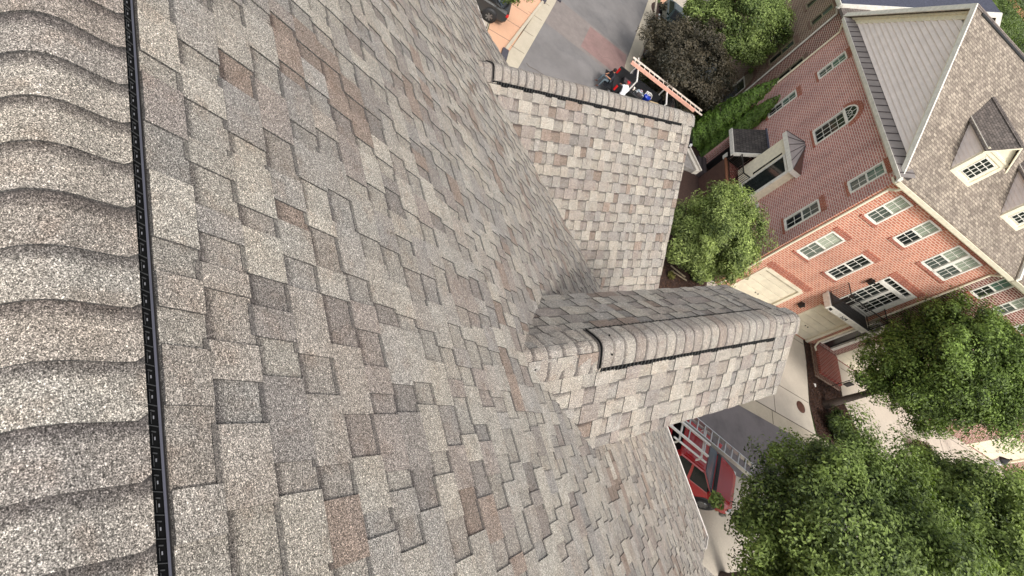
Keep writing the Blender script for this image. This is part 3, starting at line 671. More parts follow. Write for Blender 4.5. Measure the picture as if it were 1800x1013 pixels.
# balcony with its door
bd = MB()
pbox(bd, lit, dr[0], dr[0]+.08, dr[2], dr[3], -.1, .035); pbox(bd, lit, dr[1]-.3, dr[1], dr[2], dr[3], -.1, .035); pbox(bd, lit, dr[0]+.08, dr[1]-.3, dr[3]-.07, dr[3], -.1, .034)
pbox(bd, lit, dr[0]+.08, dr[1]-.3, 5.42, 5.60, -.1, .05); pbox(bd, lit, 5.95, 6.12, dr[2], 5.42, -.1, .04); pbox(bd, lit, 6.12, dr[1]-.3, dr[2], dr[2]+.25, -.1, .03)
for k in range(1, 6): s = dr[0]+.08+(1.82)*k/6; pbox(bd, lit, s-.012, s+.012, 5.6, dr[3]-.07, -.06, -.03)
for k in range(1, 3): s = dr[0]+.08+(.82)*k/3; pbox(bd, lit, s-.012, s+.012, dr[2], 5.42, -.06, -.03); s = 6.12+(.83)*k/3; pbox(bd, lit, s-.012, s+.012, dr[2]+.25, 5.42, -.06, -.03)
for k in range(1, 5): z = dr[2]+2*k/5; pbox(bd, lit, dr[0]+.08, 6.95, z-.012, z+.012, -.062, -.034)
bdo = bd.build('balcony_door', M['white'], bh)
g = MB(); pbox(g, lit, dr[0]+.05, dr[1]-.1, dr[2], dr[3], -.08, -.055); g.build('pane', M['gdark'], bdo)
l = MB(); pbox(l, lit, dr[0]-.1, dr[1]+.1, dr[3]+.012, dr[3]+.34, -.02, .022); l.build('lintel', M['brick_s'], bh)
bs = MB(); pbox(bs, lit, 4.25, 7.18, 3.12, 3.42, .001, .90); bs.box((4.2,-.95,3.36),(7.23,-.005,3.46))
bso = bs.build('balcony_slab', M['white'], bh)
fc = bpy.data.curves.new('house_number', 'FONT'); fc.body = '524'; fc.size = .30; fc.extrude = .008; fc.align_x = 'CENTER'
fo_ = bpy.data.objects.new('house_number', fc); C.objects.link(fo_)
bpy.context.view_layer.update(); me = bpy.data.meshes.new_from_object(fo_); bpy.data.objects.remove(fo_)
no = bpy.data.objects.new('house_number', me); C.objects.link(no); me.materials.append(M['rail']); no.parent = bso; no.rotation_euler = (R_(90),0,0); no.location = (5.55,-.905,3.16)
fl = MB(); pbox(fl, lit, 4.40, 4.50, 3.22, 3.34, .90, 1.0); fl.build('spotlight', M['rail'], bso)
dk2 = MB(); dk2.box((4.28,-.92,3.46),(7.15,-.02,3.475)); dk2.build('balcony_floor', M['plastic'], bso)
rl = MB()
for z in (3.56, 4.48): rl.bar(L3(4.28,.9,z), L3(7.15,.9,z), .04); rl.bar(L3(4.28,.03,z), L3(4.28,.9,z), .04); rl.bar(L3(7.15,.03,z), L3(7.15,.9,z), .04)
for u in (4.28, 7.15): rl.bar(L3(u,.9,3.44), L3(u,.9,4.6), .05, upv=(1,0,0))
for k in range(1, 27): u = 4.28+2.87*k/27; rl.bar(L3(u,.9,3.56), L3(u,.9,4.48), .016)
for k in range(1, 8):
    for u in (4.28, 7.15): rl.bar(L3(u,.9*k/8,3.56), L3(u,.9*k/8,4.48), .016)
rl.build('balcony_railing', M['rail'], bh)
def sconce(par, pm, s, z):
    q = MB(); pbox(q, pm, s-.06, s+.06, z-.18, z+.12, 0, .04); pbox(q, pm, s-.09, s+.09, z-.12, z+.08, .06, .24); pbox(q, pm, s-.12, s+.12, z+.08, z+.13, .03, .27); pbox(q, pm, s-.04, s+.04, z+.13, z+.2, .1, .2); q.build('wall_lantern', M['rail'], par)
sconce(bh, lit, 4.2, 1.95); sconce(bh, lit, 4.74, 5.25)
# downspouts and gutters
def downspout(par, pts, mat='cream', r=.055):
    d = MB(); d.path(pts, r, 8); return d.build('downspout', M[mat], par)
downspout(bh, [L3(.14,.40,9.25), L3(.14,.30,9.05), L3(.14,.07,8.85), L3(.14,.07,.3), L3(.14,.35,.12)])
downspout(bh, [L3(7.62,.36,9.2), L3(7.62,.08,8.85), L3(7.62,.08,.55), L3(7.7,.25,.25), L3(8.0,.5,.15)])
downspout(bh, [L3(-.40,-12.6,9.45), L3(-.3,-12.6,9.3), L3(-.07,-12.62,9.0), L3(-.07,-12.62,.2)])
gt = MB(); gt.hexa([L3(-.30,.30,9.27), L3(8.0,.30,9.27), L3(8.0,.46,9.27), L3(-.30,.46,9.27), L3(-.30,.30,9.45), L3(8.0,.30,9.45), L3(8.0,.50,9.45), L3(-.30,.50,9.45)])
gt.box((-.3,-.33,9.2),(8.0,0,9.28)); gt.build('gutter', M['cream'], bh)
gt = MB(); gt.hexa([L3(-.32,.50,9.42), L3(-.32,-12.9,9.42), L3(-.45,-12.9,9.42), L3(-.45,.50,9.42), L3(-.32,.5,9.58), L3(-.32,-12.9,9.58), L3(-.50,-12.9,9.58), L3(-.50,.5,9.58)])
gt.box((-.33,0,9.34),(0,12.85,9.42)); gt.build('gutter', M['white'], bh)
# roof: ridge runs along u
ZR, VR, ZV = 14.03, -6.6, 9.52; tR = (ZR-ZV)/(.42-VR)
def roof_slab(par, u0, u1, name, mat, lift=0., vb=-13.3):
    m = MB()
    m.prism([L3(u0,.42,ZV+lift), L3(u0,VR,ZR+lift), L3(u0,VR,ZR-.16+lift), L3(u0,.42,ZV-.16+lift)], (u1-u0,0,0))
    a = m.build(name, mat, par)
    m = MB(); zb = ZR-(VR-vb)*tR
    m.prism([L3(u0,VR-.002,ZR+lift), L3(u0,vb,zb+lift), L3(u0,vb,zb-.16+lift), L3(u0,VR-.002,ZR-.16+lift)], (u1-u0,0,0))
    m.build(name, mat, par)
roof_slab(bh, -.28, 7.95, 'roof', M['roofA'])
rc = MB(); 
for k in range(30):
    u = -.28+k*.275; rc.loft([[L3(u, VR+.14, ZR-.06), L3(u, VR, ZR+.03+.006), L3(u, VR-.14, ZR-.06), L3(u, VR, ZR)], [L3(u+.28, VR+.14, ZR-.06), L3(u+.28, VR, ZR+.03), L3(u+.28, VR-.14, ZR-.06), L3(u+.28, VR, ZR)]])
rc.build('ridge_cap', M['roofD'], bh)
rv = MB(); rv.hexa([L3(.1,VR+.14,ZR-.075), L3(7.9,VR+.14,ZR-.075), L3(7.9,VR+.22,ZR-.13), L3(.1,VR+.22,ZR-.13), L3(.1,VR+.14,ZR-.03), L3(7.9,VR+.14,ZR-.03), L3(7.9,VR+.22,ZR-.085), L3(.1,VR+.22,ZR-.085)]); rv.build('ridge_vent', M['rail'], bh)
# gable: siding boards, frieze, rake boards, pent roof
zrk = lambda v: (ZR-.16-(VR-v)*tR) if v < VR else (ZR-.16-(v-VR)*tR)
z0 = 9.9; k = 0
while True:
    z = z0+k*.215; zt = z+.215
    if zt > ZR-.5: break
    hw = (ZR-.16-z)/tR-.55; hwt = (ZR-.16-zt)/tR-.55
    if hwt < .1: break
    b = MB(); b.hexa([L3(-.065,VR-hw,z), L3(-.065,VR+hw,z), L3(0,VR+hw,z), L3(0,VR-hw,z), L3(-.016,VR-hwt,zt-.012), L3(-.016,VR+hwt,zt-.012), L3(0,VR+hwt,zt-.006), L3(0,VR-hwt,zt-.006)])
    b.build('siding_board', M['siding'], bh); k += 1
gb = MB(); gb.prism([L3(.002,-12.9,9.35), L3(.002,.1,9.35), L3(.002,VR,ZR-.2)], (.25,0,0)); gb.build('gable_backing', M['siding_edge'], bh)
for sg in (1, -1):
    e = VR+sg*7.02 if sg > 0 else -13.3; ze = ZR-abs(e-VR)*tR
    r_ = MB(); r_.hexa([L3(-.34,e,ze-.24), L3(-.285,e,ze-.24), L3(-.285,VR,ZR-.24), L3(-.34,VR,ZR-.24), L3(-.34,e,ze+.02), L3(-.285,e,ze+.02), L3(-.285,VR,ZR+.02), L3(-.34,VR,ZR+.02)]); r_.build('rake_board', M['white'], bh)
    f_ = MB(); e2 = VR+sg*6.3; z2 = ZR-.30-6.3*tR
    f_.hexa([L3(-.06,e2,z2-.28), L3(.0,e2,z2-.28), L3(.0,VR,ZR-.58), L3(-.06,VR,ZR-.58), L3(-.06,e2,z2+.1), L3(.0,e2,z2+.1), L3(.0,VR,ZR-.2), L3(-.06,VR,ZR-.2)])
    f_.hexa([L3(-.14,e2,z2-.02), L3(.0,e2,z2-.02), L3(.0,VR,ZR-.32), L3(-.14,VR,ZR-.32), L3(-.14,e2,z2+.1), L3(.0,e2,z2+.1), L3(.0,VR,ZR-.2), L3(-.14,VR,ZR-.2)])
    f_.build('frieze_board', M['cream'], bh)
v = -12.85; k = 0
while v < .35:
    v1 = min(v+.52, .42); p = MB()
    p.hexa([L3(-.44,v+.006,9.565), L3(-.44,v1-.006,9.565), L3(-.02,v1-.006,9.86), L3(-.02,v+.006,9.86), L3(-.44,v+.006,9.585), L3(-.44,v1-.006,9.585), L3(-.02,v1-.006,9.885), L3(-.02,v+.006,9.885)])
    p.build('pent_roof_panel', M['metal'], bh)
    if v > -12.8:
        s = MB(); s.bar(L3(-.44,v,9.595), L3(-.02,v,9.895), .03, .04); s.build('roof_seam', M['seam'], bh)
    v += .52
pb = MB(); pb.prism([L3(-.42,-12.88,9.45), L3(-.42,-12.88,9.56), L3(-.01,-12.88,9.85), L3(-.01,-12.88,9.45)], (0,-13.2,0)); pb.build('pent_roof_base', M['seam'], bh)
# dormers
def zroof(v): return ZV+(.42-v)*tR
def dormer(par, u0):
    u1 = u0+1.30; vf = -1.09; zb = zroof(vf)-.05; zs = 11.86; zp = 12.58; um = (u0+u1)/2
    w_ = MB(); w_.box((u0, -vf, zb), (u1, -vf+.08, zs)); w_.prism([L3(u0,vf,zs), L3(u1,vf,zs), L3(um,vf,zp-.06)], (0,.08,0)); do = w_.build('dormer', M['cream'], par)
    t_ = MB()
    for a, b, c, d in ((u0,u0+.16,zb,zs),(u1-.16,u1,zb,zs),(u0+.16,u1-.16,zb,zb+.16),(u0+.16,u1-.16,zs-.17,zs)): t_.box((a,-vf-.035,c),(b,-vf,d))
    t_.box((u0-.1,-vf-.06,zs-.02),(u1+.1,-vf,zs+.06)); t_.build('dormer_trim', M['cream'], do)
    wa, wb, wc, wd = u0+.34, u1-.34, zb+.28, zs-.28
    f = MB(); P_ = pm_lit(vf)
    for i in range(4): s = wa+(wb-wa)*i/3; pbox(f, P_, s-.014, s+.014, wc, wd, .0, .02)
    for j in range(5): z = wc+(wd-wc)*j/4; pbox(f, P_, wa-.01, wb+.01, z-.014, z+.014, .0, .022)
    pbox(f, P_, wa-.05, wa-.012, wc-.05, wd+.05, 0, .03); pbox(f, P_, wb+.012, wb+.05, wc-.05, wd+.05, 0, .03)
    fo = f.build('dormer_window', M['white'], do); g = MB(); pbox(g, P_, wa, wb, wc, wd, .002, .008); g.build('pane', M['gdark'], fo)
    vz = lambda z: .42-(z-ZV)/tR
    z = zb; k = 0                                      # cheek boards
    while z < zs-.12:
        zt = min(z+.165, zs-.1)
        for uu, sg in ((u0, -1), (u1, 1)):
            b = MB(); b.hexa([L3(uu+sg*.028,vf-.08,z), L3(uu,vf-.08,z), L3(uu,vz(z)-.02,z), L3(uu+sg*.028,vz(z)-.02,z), L3(uu+sg*.012,vf-.08,zt-.004), L3(uu,vf-.08,zt-.004), L3(uu,vz(zt)-.02,zt-.004), L3(uu+sg*.012,vz(zt)-.02,zt-.004)])
            b.build('cheek_board', M['siding'], do)
        z = zt
    for uu, sg in ((u0, -1), (u1, 1)):
        b = MB(); b.prism([L3(uu,vf-.08,zb), L3(uu,vf-.08,zs), L3(uu,vz(zs)+0,zs)], (-sg*.06,0,0)); b.build('cheek_wall', M['siding'], do)
        b = MB(); b.hexa([L3(uu+sg*.04,vf-.0,zs-.12), L3(uu,vf,zs-.12), L3(uu,vz(zs),zs-.12), L3(uu+sg*.04,vz(zs),zs-.12), L3(uu+sg*.12,vf,zs), L3(uu,vf,zs), L3(uu,vz(zs),zs), L3(uu+sg*.12,vz(zs),zs)]); b.build('dormer_soffit', M['white'], do)
    ov = .14; tz = (zp-zs)/((u1-u0)/2)
    for sg in (-1, 1):
        r_ = MB(); e = um+sg*((u1-u0)/2+ov); ze = zs-ov*tz+.02
        r_.hexa([L3(e,vf+.16,ze), L3(um,vf+.16,zp+.03), L3(um,vz(zp),zp+.03), L3(e,vz(ze),ze), L3(e,vf+.16,ze+.05), L3(um,vf+.16,zp+.08), L3(um,vz(zp+.05),zp+.08), L3(e,vz(ze+.05),ze+.05)])
        r_.build('dormer_roof', M['roofD'], do)
        k_ = MB(); k_.hexa([L3(e,vf+.12,ze-.07), L3(um,vf+.12,zp-.06), L3(um,vf+.165,zp-.06), L3(e,vf+.165,ze-.07), L3(e,vf+.12,ze+.01), L3(um,vf+.12,zp+.035), L3(um,vf+.165,zp+.035), L3(e,vf+.165,ze+.01)]); k_.build('dormer_rake', M['cream'], do)
    c = MB(); c.loft([[L3(um-.1,vf+.16,zp+.02), L3(um,vf+.16,zp+.11), L3(um+.1,vf+.16,zp+.02)], [L3(um-.1,vz(zp),zp+.02), L3(um,vz(zp),zp+.11), L3(um+.1,vz(zp),zp+.02)]]); c.build('dormer_ridge', M['roofD'], do)
dormer(bh, 1.87); dormer(bh, 5.60)
# bay window with copper roof on the side wall
by = MB(); by.box((-.45,3.95,2.25),(-.0,6.75,5.24)); byo = by.build('bay_window', M['cream'], bh)
g = MB(); bp = pm_dark(-.45)
pbox(g, bp, 4.12, 5.28, 2.5, 5.02, .002, .02); g.build('pane', M['gdark'], byo)
g = MB(); pbox(g, bp, 5.56, 5.68, 3.2, 5.0, .002, .018); g.build('pane', M['gdark'], byo)
f = MB(); pbox(f, bp, 3.93, 4.10, 2.2, 5.24, 0, .05); pbox(f, bp, 5.30, 5.40, 2.3, 5.24, 0, .05); pbox(f, bp, 4.10, 5.30, 5.04, 5.16, 0, .05); pbox(f, bp, 4.10, 5.30, 2.4, 2.5, 0, .05); f.build('window_frame', M['white'], byo)
f = MB(); f.box((-.58,3.75,5.24),(0,6.95,5.50)); f.build('bay_fascia', M['white'], byo)
r_ = MB(); r_.add([(-.58,3.75,5.505),(-.58,6.95,5.505),(0,6.95,5.505),(0,3.75,5.505),(0,5.95,6.0),(0,5.6,6.0)], [(0,1,4,5),(1,2,4),(0,3,2,1)], 0); r_.add([(-.58,3.75,5.505),(0,3.75,5.505),(0,5.6,6.0)], [(0,1,2)], 1); r_.build('bay_roof', [M['copper'], M['copper_d']], byo)
for k, y in enumerate((4.45, 5.1, 5.75, 6.4)):
    s = MB(); s.bar((-.58,y,5.515),(0,5.6+.35*(k+.5)/4,6.01), .025, .03); s.build('roof_seam', M['seam'], byo)
r_ = MB(); r_.bar((-.58,3.75,5.515),(0,5.6,6.01),.03); r_.bar((-.58,6.95,5.515),(0,5.95,6.01),.03); r_.build('hip_seam', M['seam'], byo)
fl2 = MB(); pbox(fl2, drk, 2.9, 3.75, 2.9, 3.05, .0, .10); fl2.build('window_ledge', M['white'], bh)
# entry porch: canopy, brick pier, raised deck, steps, railing, plaque
cn = MB(); cn.hexa([(-1.30,7.15,2.66),(-1.30,9.45,2.66),(0,9.15,3.92),(0,6.85,3.92),(-1.30,7.15,2.78),(-1.30,9.45,2.78),(0,9.15,4.04),(0,6.85,4.04)]); cno = cn.build('porch_canopy', M['roofP'], bh)
cf = MB(); cf.box((-1.36,7.1,2.54),(-1.305,9.5,2.78)); cf.bar((-1.3,7.12,2.70),(0,6.82,3.96),.06,.2); cf.build('canopy_fascia', M['white'], cno)
cr = MB(); cr.bar((-.04,9.2,4.06),(-.04,6.8,4.06),.16,.05); cr.build('canopy_flashing', M['slate'], cno)
q = MB(); q.box((-1.05,9.2,0),(-.62,9.46,2.6)); q.build('brick_pier', M['brick2'], bh)
q = MB(); q.box((-.62,9.2,0),(-.0,9.46,2.9)); q.build('porch_side_wall', M['plastic'], bh)
q = MB(); q.box((-.95,5.4,0),(-.0,7.55,2.0)); q.build('porch_deck', M['brickt'], bh)
q = MB(); q.box((-1.12,5.32,0),(-.953,7.62,1.95)); q.build('deck_facing', M['copper_d'], bh)
q = MB(); q.box((-1.16,5.30,1.952),(-.90,7.64,2.03)); q.build('deck_edging', M['wood_o'], bh)
pdoor = MB(); pbox(pdoor, drk, 7.7, 8.9, .3, 2.75, .0, .05); pdoor.build('entry_door', M['blackp'], bh)
for k in range(3):
    q = MB(); q.box((-1.0-(k+1)*.26,7.65,0),(-1.0-k*.26,9.15,.5-k*.15)); q.build('step', M['seam'], bh)
for k in range(9):
    q = MB(); q.box((-.93,5.45+.23*k,2.002),(-.02,5.45+.23*k+.215,2.016)); q.build('deck_board', M['brickt'], bh)
rr = MB()
def rail(a, b, n, h0=1.0):
    a = Vector(a); b = Vector(b); rr.bar(a+Vector((0,0,h0)), b+Vector((0,0,h0)), .055); rr.bar(a+Vector((0,0,.08)), b+Vector((0,0,.08)), .035)
    for k in range(n+1): p = a.lerp(b, k/n); rr.bar(p, p+Vector((0,0,h0)), .045 if k in (0, n) else .02)
rail((-1.0,5.42,2.03),(-1.0,7.5,2.03),16); rail((-1.0,7.5,2.03),(-.05,7.5,2.03),8); rail((-1.0,5.42,2.03),(-.05,5.42,2.03),8)
rr.build('porch_railing', M['rail'], bh)
pq = MB(); pq.box((-1.03,7.82,1.74),(-1.0,8.16,2.08)); pqo = pq.build('number_plaque', M['white'], bh)

# ------------------------------------------------------------------ next unit to the right
un = thing('row_house', 'darker brick row house right of the balcony, half hidden by trees', 'house', Wd(7.8,-.02,0), AB)
uo = lambda u, v, z: (u-7.8, -(v+.02), z)
pmu = lambda s, z, d: (s-7.8, -(d-.14+.02), z)
UW = [(8.45,9.26,7.66,9.12,('gdark','ggreen')),(10.25,11.1,7.66,9.1,('gmid','gblind')),(12.3,13.1,7.66,9.1,('gmid','gblind')),(14.6,15.4,7.66,9.1,('gdark','gblind')),(17.2,18.0,7.66,9.1,('gmid','ggreen')),(14.6,15.4,4.3,5.9,('gdark','gblind'))]
ud = (8.05,9.0,.45,3.55); ug = (9.75,12.2,.02,2.45)
m = MB(); ug3 = (23.6,27.3,.02,2.5); wall_holes(m, pmu, 7.8, 40, 0, 9.25, [w_[:4] for w_ in UW]+[ud, ug, ug3]); m.build('front_wall', M['brickb'], un)
m = MB(); m.box((.05,.45,0),(32.2,12.8,9.25)); m.build('inner_wall', M['brickb'], un)
for w_ in UW: window(un, pmu, *w_[:4], nc=2, nr=2, glass=w_[4])
f = MB(); pbox(f, pmu, ud[0]-.05, ud[0]+.1, ud[2], ud[3], -.1, .05); pbox(f, pmu, ud[1]-.12, ud[1]+.12, ud[2], ud[3], -.1, .05); pbox(f, pmu, ud[0], ud[1], ud[3]-.08, ud[3]+.1, -.1, .04); pbox(f, pmu, ud[0]+.1, ud[1]-.1, 2.72, 2.84, -.1, .10)
pbox(f, pmu, 8.50, 8.54, 2.84, 3.5, -.06, -.03); fo = f.build('door_frame', M['white'], un)
g = MB(); pbox(g, pmu, ud[0]+.1, ud[1]-.1, ud[2], 2.75, -.1, -.06); g.build('entrance_door', M['blackp'], un)
g = MB(); pbox(g, pmu, ud[0]+.1, ud[1]-.1, 2.84, 3.5, -.08, -.06); g.build('transom_pane', M['gmid'], un)
garage(un, ug[0], ug[1], 2.43, pmu); garage(un, ug3[0], ug3[1], 2.48, pmu); sconce(un, pmu, 9.4, 2.25)
st = MB(); st.box((.05,.0,0),(1.85,-1.9,.30)); st.build('stoop', M['brickt'], un)
st = MB(); st.box((-.2,.05,0),(.045,-2.15,.16)); st.box((.05,-1.905,0),(1.85,-2.15,.16)); st.build('stoop_step', M['brickg'], un)
m = MB(); m.prism([uo(7.95,.46,ZV+.06), uo(7.95,VR,ZR+.06), uo(7.95,VR,ZR-.2), uo(7.95,.46,ZV-.2)], (32,0,0)); m.build('roof', M['roofA'], un)
m = MB(); m.prism([uo(7.95,-13.3,ZR-(VR+13.3)*tR+.06), uo(7.95,VR-.003,ZR+.06), uo(7.95,VR-.003,ZR-.2), uo(7.95,-13.3,ZR-(VR+13.3)*tR-.2)], (32,0,0)); m.build('roof', M['roofA'], un)
m = MB(); m.hexa([uo(7.99,.52,ZV-.02), uo(8.12,.52,ZV-.02), uo(8.12,VR,ZR), uo(7.99,VR,ZR), uo(7.99,.52,ZV+.13), uo(8.12,.52,ZV+.13), uo(8.12,VR,ZR+.14), uo(7.99,VR,ZR+.14)]); m.build('rake_board', M['white'], un)
m = MB(); m.hexa([uo(8.05,.30,9.3), uo(18,.30,9.3), uo(18,.46,9.3), uo(8.05,.46,9.3), uo(8.05,.30,9.5), uo(18,.30,9.5), uo(18,.56,9.5), uo(8.05,.56,9.5)]); m.box((.25,-.33,9.2),(10.2,.12,9.28)); m.build('gutter', M['cream'], un)

# ------------------------------------------------------------------ brown brick house on the left, behind
lb = thing('brown_brick_house', 'brown brick house beyond the end townhouse, slate blue roof and white rake', 'house', Wd(.6,-12.8,0), AB)
lo = lambda u, v, z: (u-.6, -(v+12.8), z)
pml = lambda s, z, d: (-d, s-12.8, z)              # s = -v
LW = [(16.62,17.3,7.46,8.93,('gdark','gmid')),(18.9,19.6,7.46,8.93,('gdark','gmid')),(16.35,17.05,4.42,6.3,('gdark','gmid')),(13.72,14.4,4.75,6.6,('gdark','gdark')),(18.9,19.6,4.42,6.3,('gdark','gmid')),(21.6,22.4,7.46,8.93,('gdark','gmid'))]
ga = (16.2,17.6,.5,2.55)
m = MB(); wall_holes(m, pml, 12.8, 15.62, 0, 9.3, [LW[3][:4]]); m.build('side_bay_wall', M['brickb'], lb)
m = MB(); wall_holes(m, pml, 15.62, 32, 0, 9.3, [w_[:4] for i, w_ in enumerate(LW) if i != 3]+[ga]); m.build('front_wall', M['brickg'], lb)
m = MB(); m.box((.3,.0,0),(12,19,9.3)); m.build('inner_wall', M['brickg'], lb)
for w_ in LW: window(lb, pml, *w_[:4], nc=1, nr=1, glass=w_[4], trim='wfence', brickm=('paver','paver'))
window(lb, pml, *ga, nc=1, nr=1, sashes=1, glass=('gdark',), head=False)
ab = MB(); n = 14; cx, cz = 16.9, 2.55; pr_ = lambda r0, r1, d0, d1: [[pml(cx+rr*math.cos(t), cz+rr*math.sin(t), d) for rr, d in ((r0,d0),(r1,d0),(r1,d1),(r0,d1))] for t in [math.pi*k/n for k in range(n+1)]]
ab.loft(pr_(.72,.98,-.01,.03)); ab.build('brick_arch', M['paver'], lb)
g = MB(); g.add([pml(cx,cz,.02)]+[pml(cx+.7*math.cos(math.pi*k/n), cz+.7*math.sin(math.pi*k/n), .02) for k in range(n+1)], [(0,i+1,i+2) for i in range(n)]); g.build('arch_panel', M['wfence'], lb)
downspout(lb, [lo(.15,-15.62,9.2), lo(.5,-15.62,9.0), lo(.52,-15.62,.3)], 'white')
# roof: eave along the street side, rises away from it; end wall faces the townhouse
m = MB(); m.prism([lo(.2,-15.55,9.52), lo(7.0,-15.55,14.05), lo(7.0,-15.55,13.85), lo(.2,-15.55,9.32)], (0,18,0)); m.build('roof', M['slate'], lb)
m = MB(); m.prism([lo(13.8,-15.55,9.52), lo(7.0,-15.55,14.05), lo(7.0,-15.55,13.85), lo(13.8,-15.55,9.32)], (0,18,0)); m.build('roof', M['slate'], lb)
m = MB(); m.hexa([lo(.15,-15.5,9.2), lo(7.0,-15.5,13.78), lo(7.0,-15.4,13.78), lo(.15,-15.4,9.2), lo(.15,-15.5,9.5), lo(7.0,-15.5,14.08), lo(7.0,-15.4,14.08), lo(.15,-15.4,9.5)])
m.hexa([lo(7.0,-15.5,13.78), lo(13.8,-15.5,9.2), lo(13.8,-15.4,9.2), lo(7.0,-15.4,13.78), lo(7.0,-15.5,14.08), lo(13.8,-15.5,9.5), lo(13.8,-15.4,9.5), lo(7.0,-15.4,14.08)]); m.build('rake_board', M['white'], lb)
m = MB(); m.prism([lo(.6,-15.62,9.3), lo(13.4,-15.62,9.3), lo(7.0,-15.62,13.8)], (0,.2,0)); m.build('end_gable', M['siding_edge'], lb)
for k in range(14):
    z = 9.35+k*.25; zt = z+.25; a = .75+(z-9.3)*1.5; b_ = 13.25-(z-9.3)*1.5
    if a > 6.8: break
    b = MB(); b.hexa([lo(a,-15.56,z), lo(b_,-15.56,z), lo(b_,-15.62,z), lo(a,-15.62,z), lo(a+.37,-15.585,zt-.008), lo(b_-.37,-15.585,zt-.008), lo(b_-.37,-15.62,zt-.008), lo(a+.37,-15.62,zt-.008)]); b.build('siding_board', M['cream'], lb)
m = MB(); m.box((-.35,2.7,9.2),(-.0,20,9.35)); m.hexa([(-.45,2.6,9.3),(-.3,2.6,9.3),(-.3,20,9.3),(-.45,20,9.3),(-.5,2.6,9.48),(-.3,2.6,9.48),(-.3,20,9.48),(-.5,20,9.48)]); m.build('gutter', M['white'], lb)
m = MB(); m.prism([lo(.25,-12.9,9.35), lo(1.6,-12.9,10.2), lo(1.6,-12.9,9.2), lo(.25,-12.9,9.2)], (0,2.6,0)); m.build('low_side_roof', M['roofD'], lb)
# pale boarded deck in front of it
pdk = thing('porch_deck', 'pale blue boarded porch floor with weathered end boards under the dark purple tree', 'porch', Wd(-.3,-18.5,0), AB)
for k in range(12):
    q = MB(); q.box((-1.0, -1.6+k*.42, .35), (.85, -1.6+k*.42+.41, .42)); q.build('deck_board', M['pblue'] if k > 1 else M['wfence'], pdk)
q = MB(); q.box((-.95,-1.55,0),(.8,3.4,.345)); q.build('deck_base', M['wfence'], pdk)
# ------------------------------------------------------------------ vehicles (local: x forward, y left, z up)
def ringx(x, w, z0, z1, c=.08, wt=None):
    wt = w if wt is None else wt
    return [(x,-w+c*.5,z0),(x,w-c*.5,z0),(x,w,z0+c),(x,wt,z1-c),(x,wt-c,z1),(x,-wt+c,z1),(x,-wt,z1-c),(x,-w,z0+c)]
def wheel(par, x, y, r=.37, w=.24):
    sg = 1 if y > 0 else -1
    t = MB(); t.lathe((x, y, r), [(r*.6,-w/2),(r*.93,-w/2),(r,-w/2+.04),(r,w/2-.04),(r*.93,w/2),(r*.6,w/2)], 28, 0, axis=1); to = t.build('wheel', M['tyre'], par)
    q = MB(); yo = y+sg*(w/2-.03)
    q.lathe((x, yo, r), [(0,-.02),(r*.62,-.02),(r*.64,.015),(r*.58,.02)], 24, 0, axis=1)
    q.lathe((x, yo+sg*.02, r), [(0,.012*sg),(r*.14,.012*sg),(r*.16,-.01*sg)], 16, 0, axis=1)
    for k in range(6):
        a = k*math.pi/3; q.bar((x+r*.12*math.cos(a), yo+sg*.02, r+r*.12*math.sin(a)), (x+r*.58*math.cos(a), yo+sg*.02, r+r*.58*math.sin(a)), .07, .03, upv=(0,1,0))
    q.build('rim', M['rim'], to)
def quadp(m, pts, th=.008):
    n = (Vector(pts[1])-Vector(pts[0])).cross(Vector(pts[2])-Vector(pts[0])).normalized()*th
    m.prism([tuple(Vector(p)-n*.5) for p in pts], tuple(n))
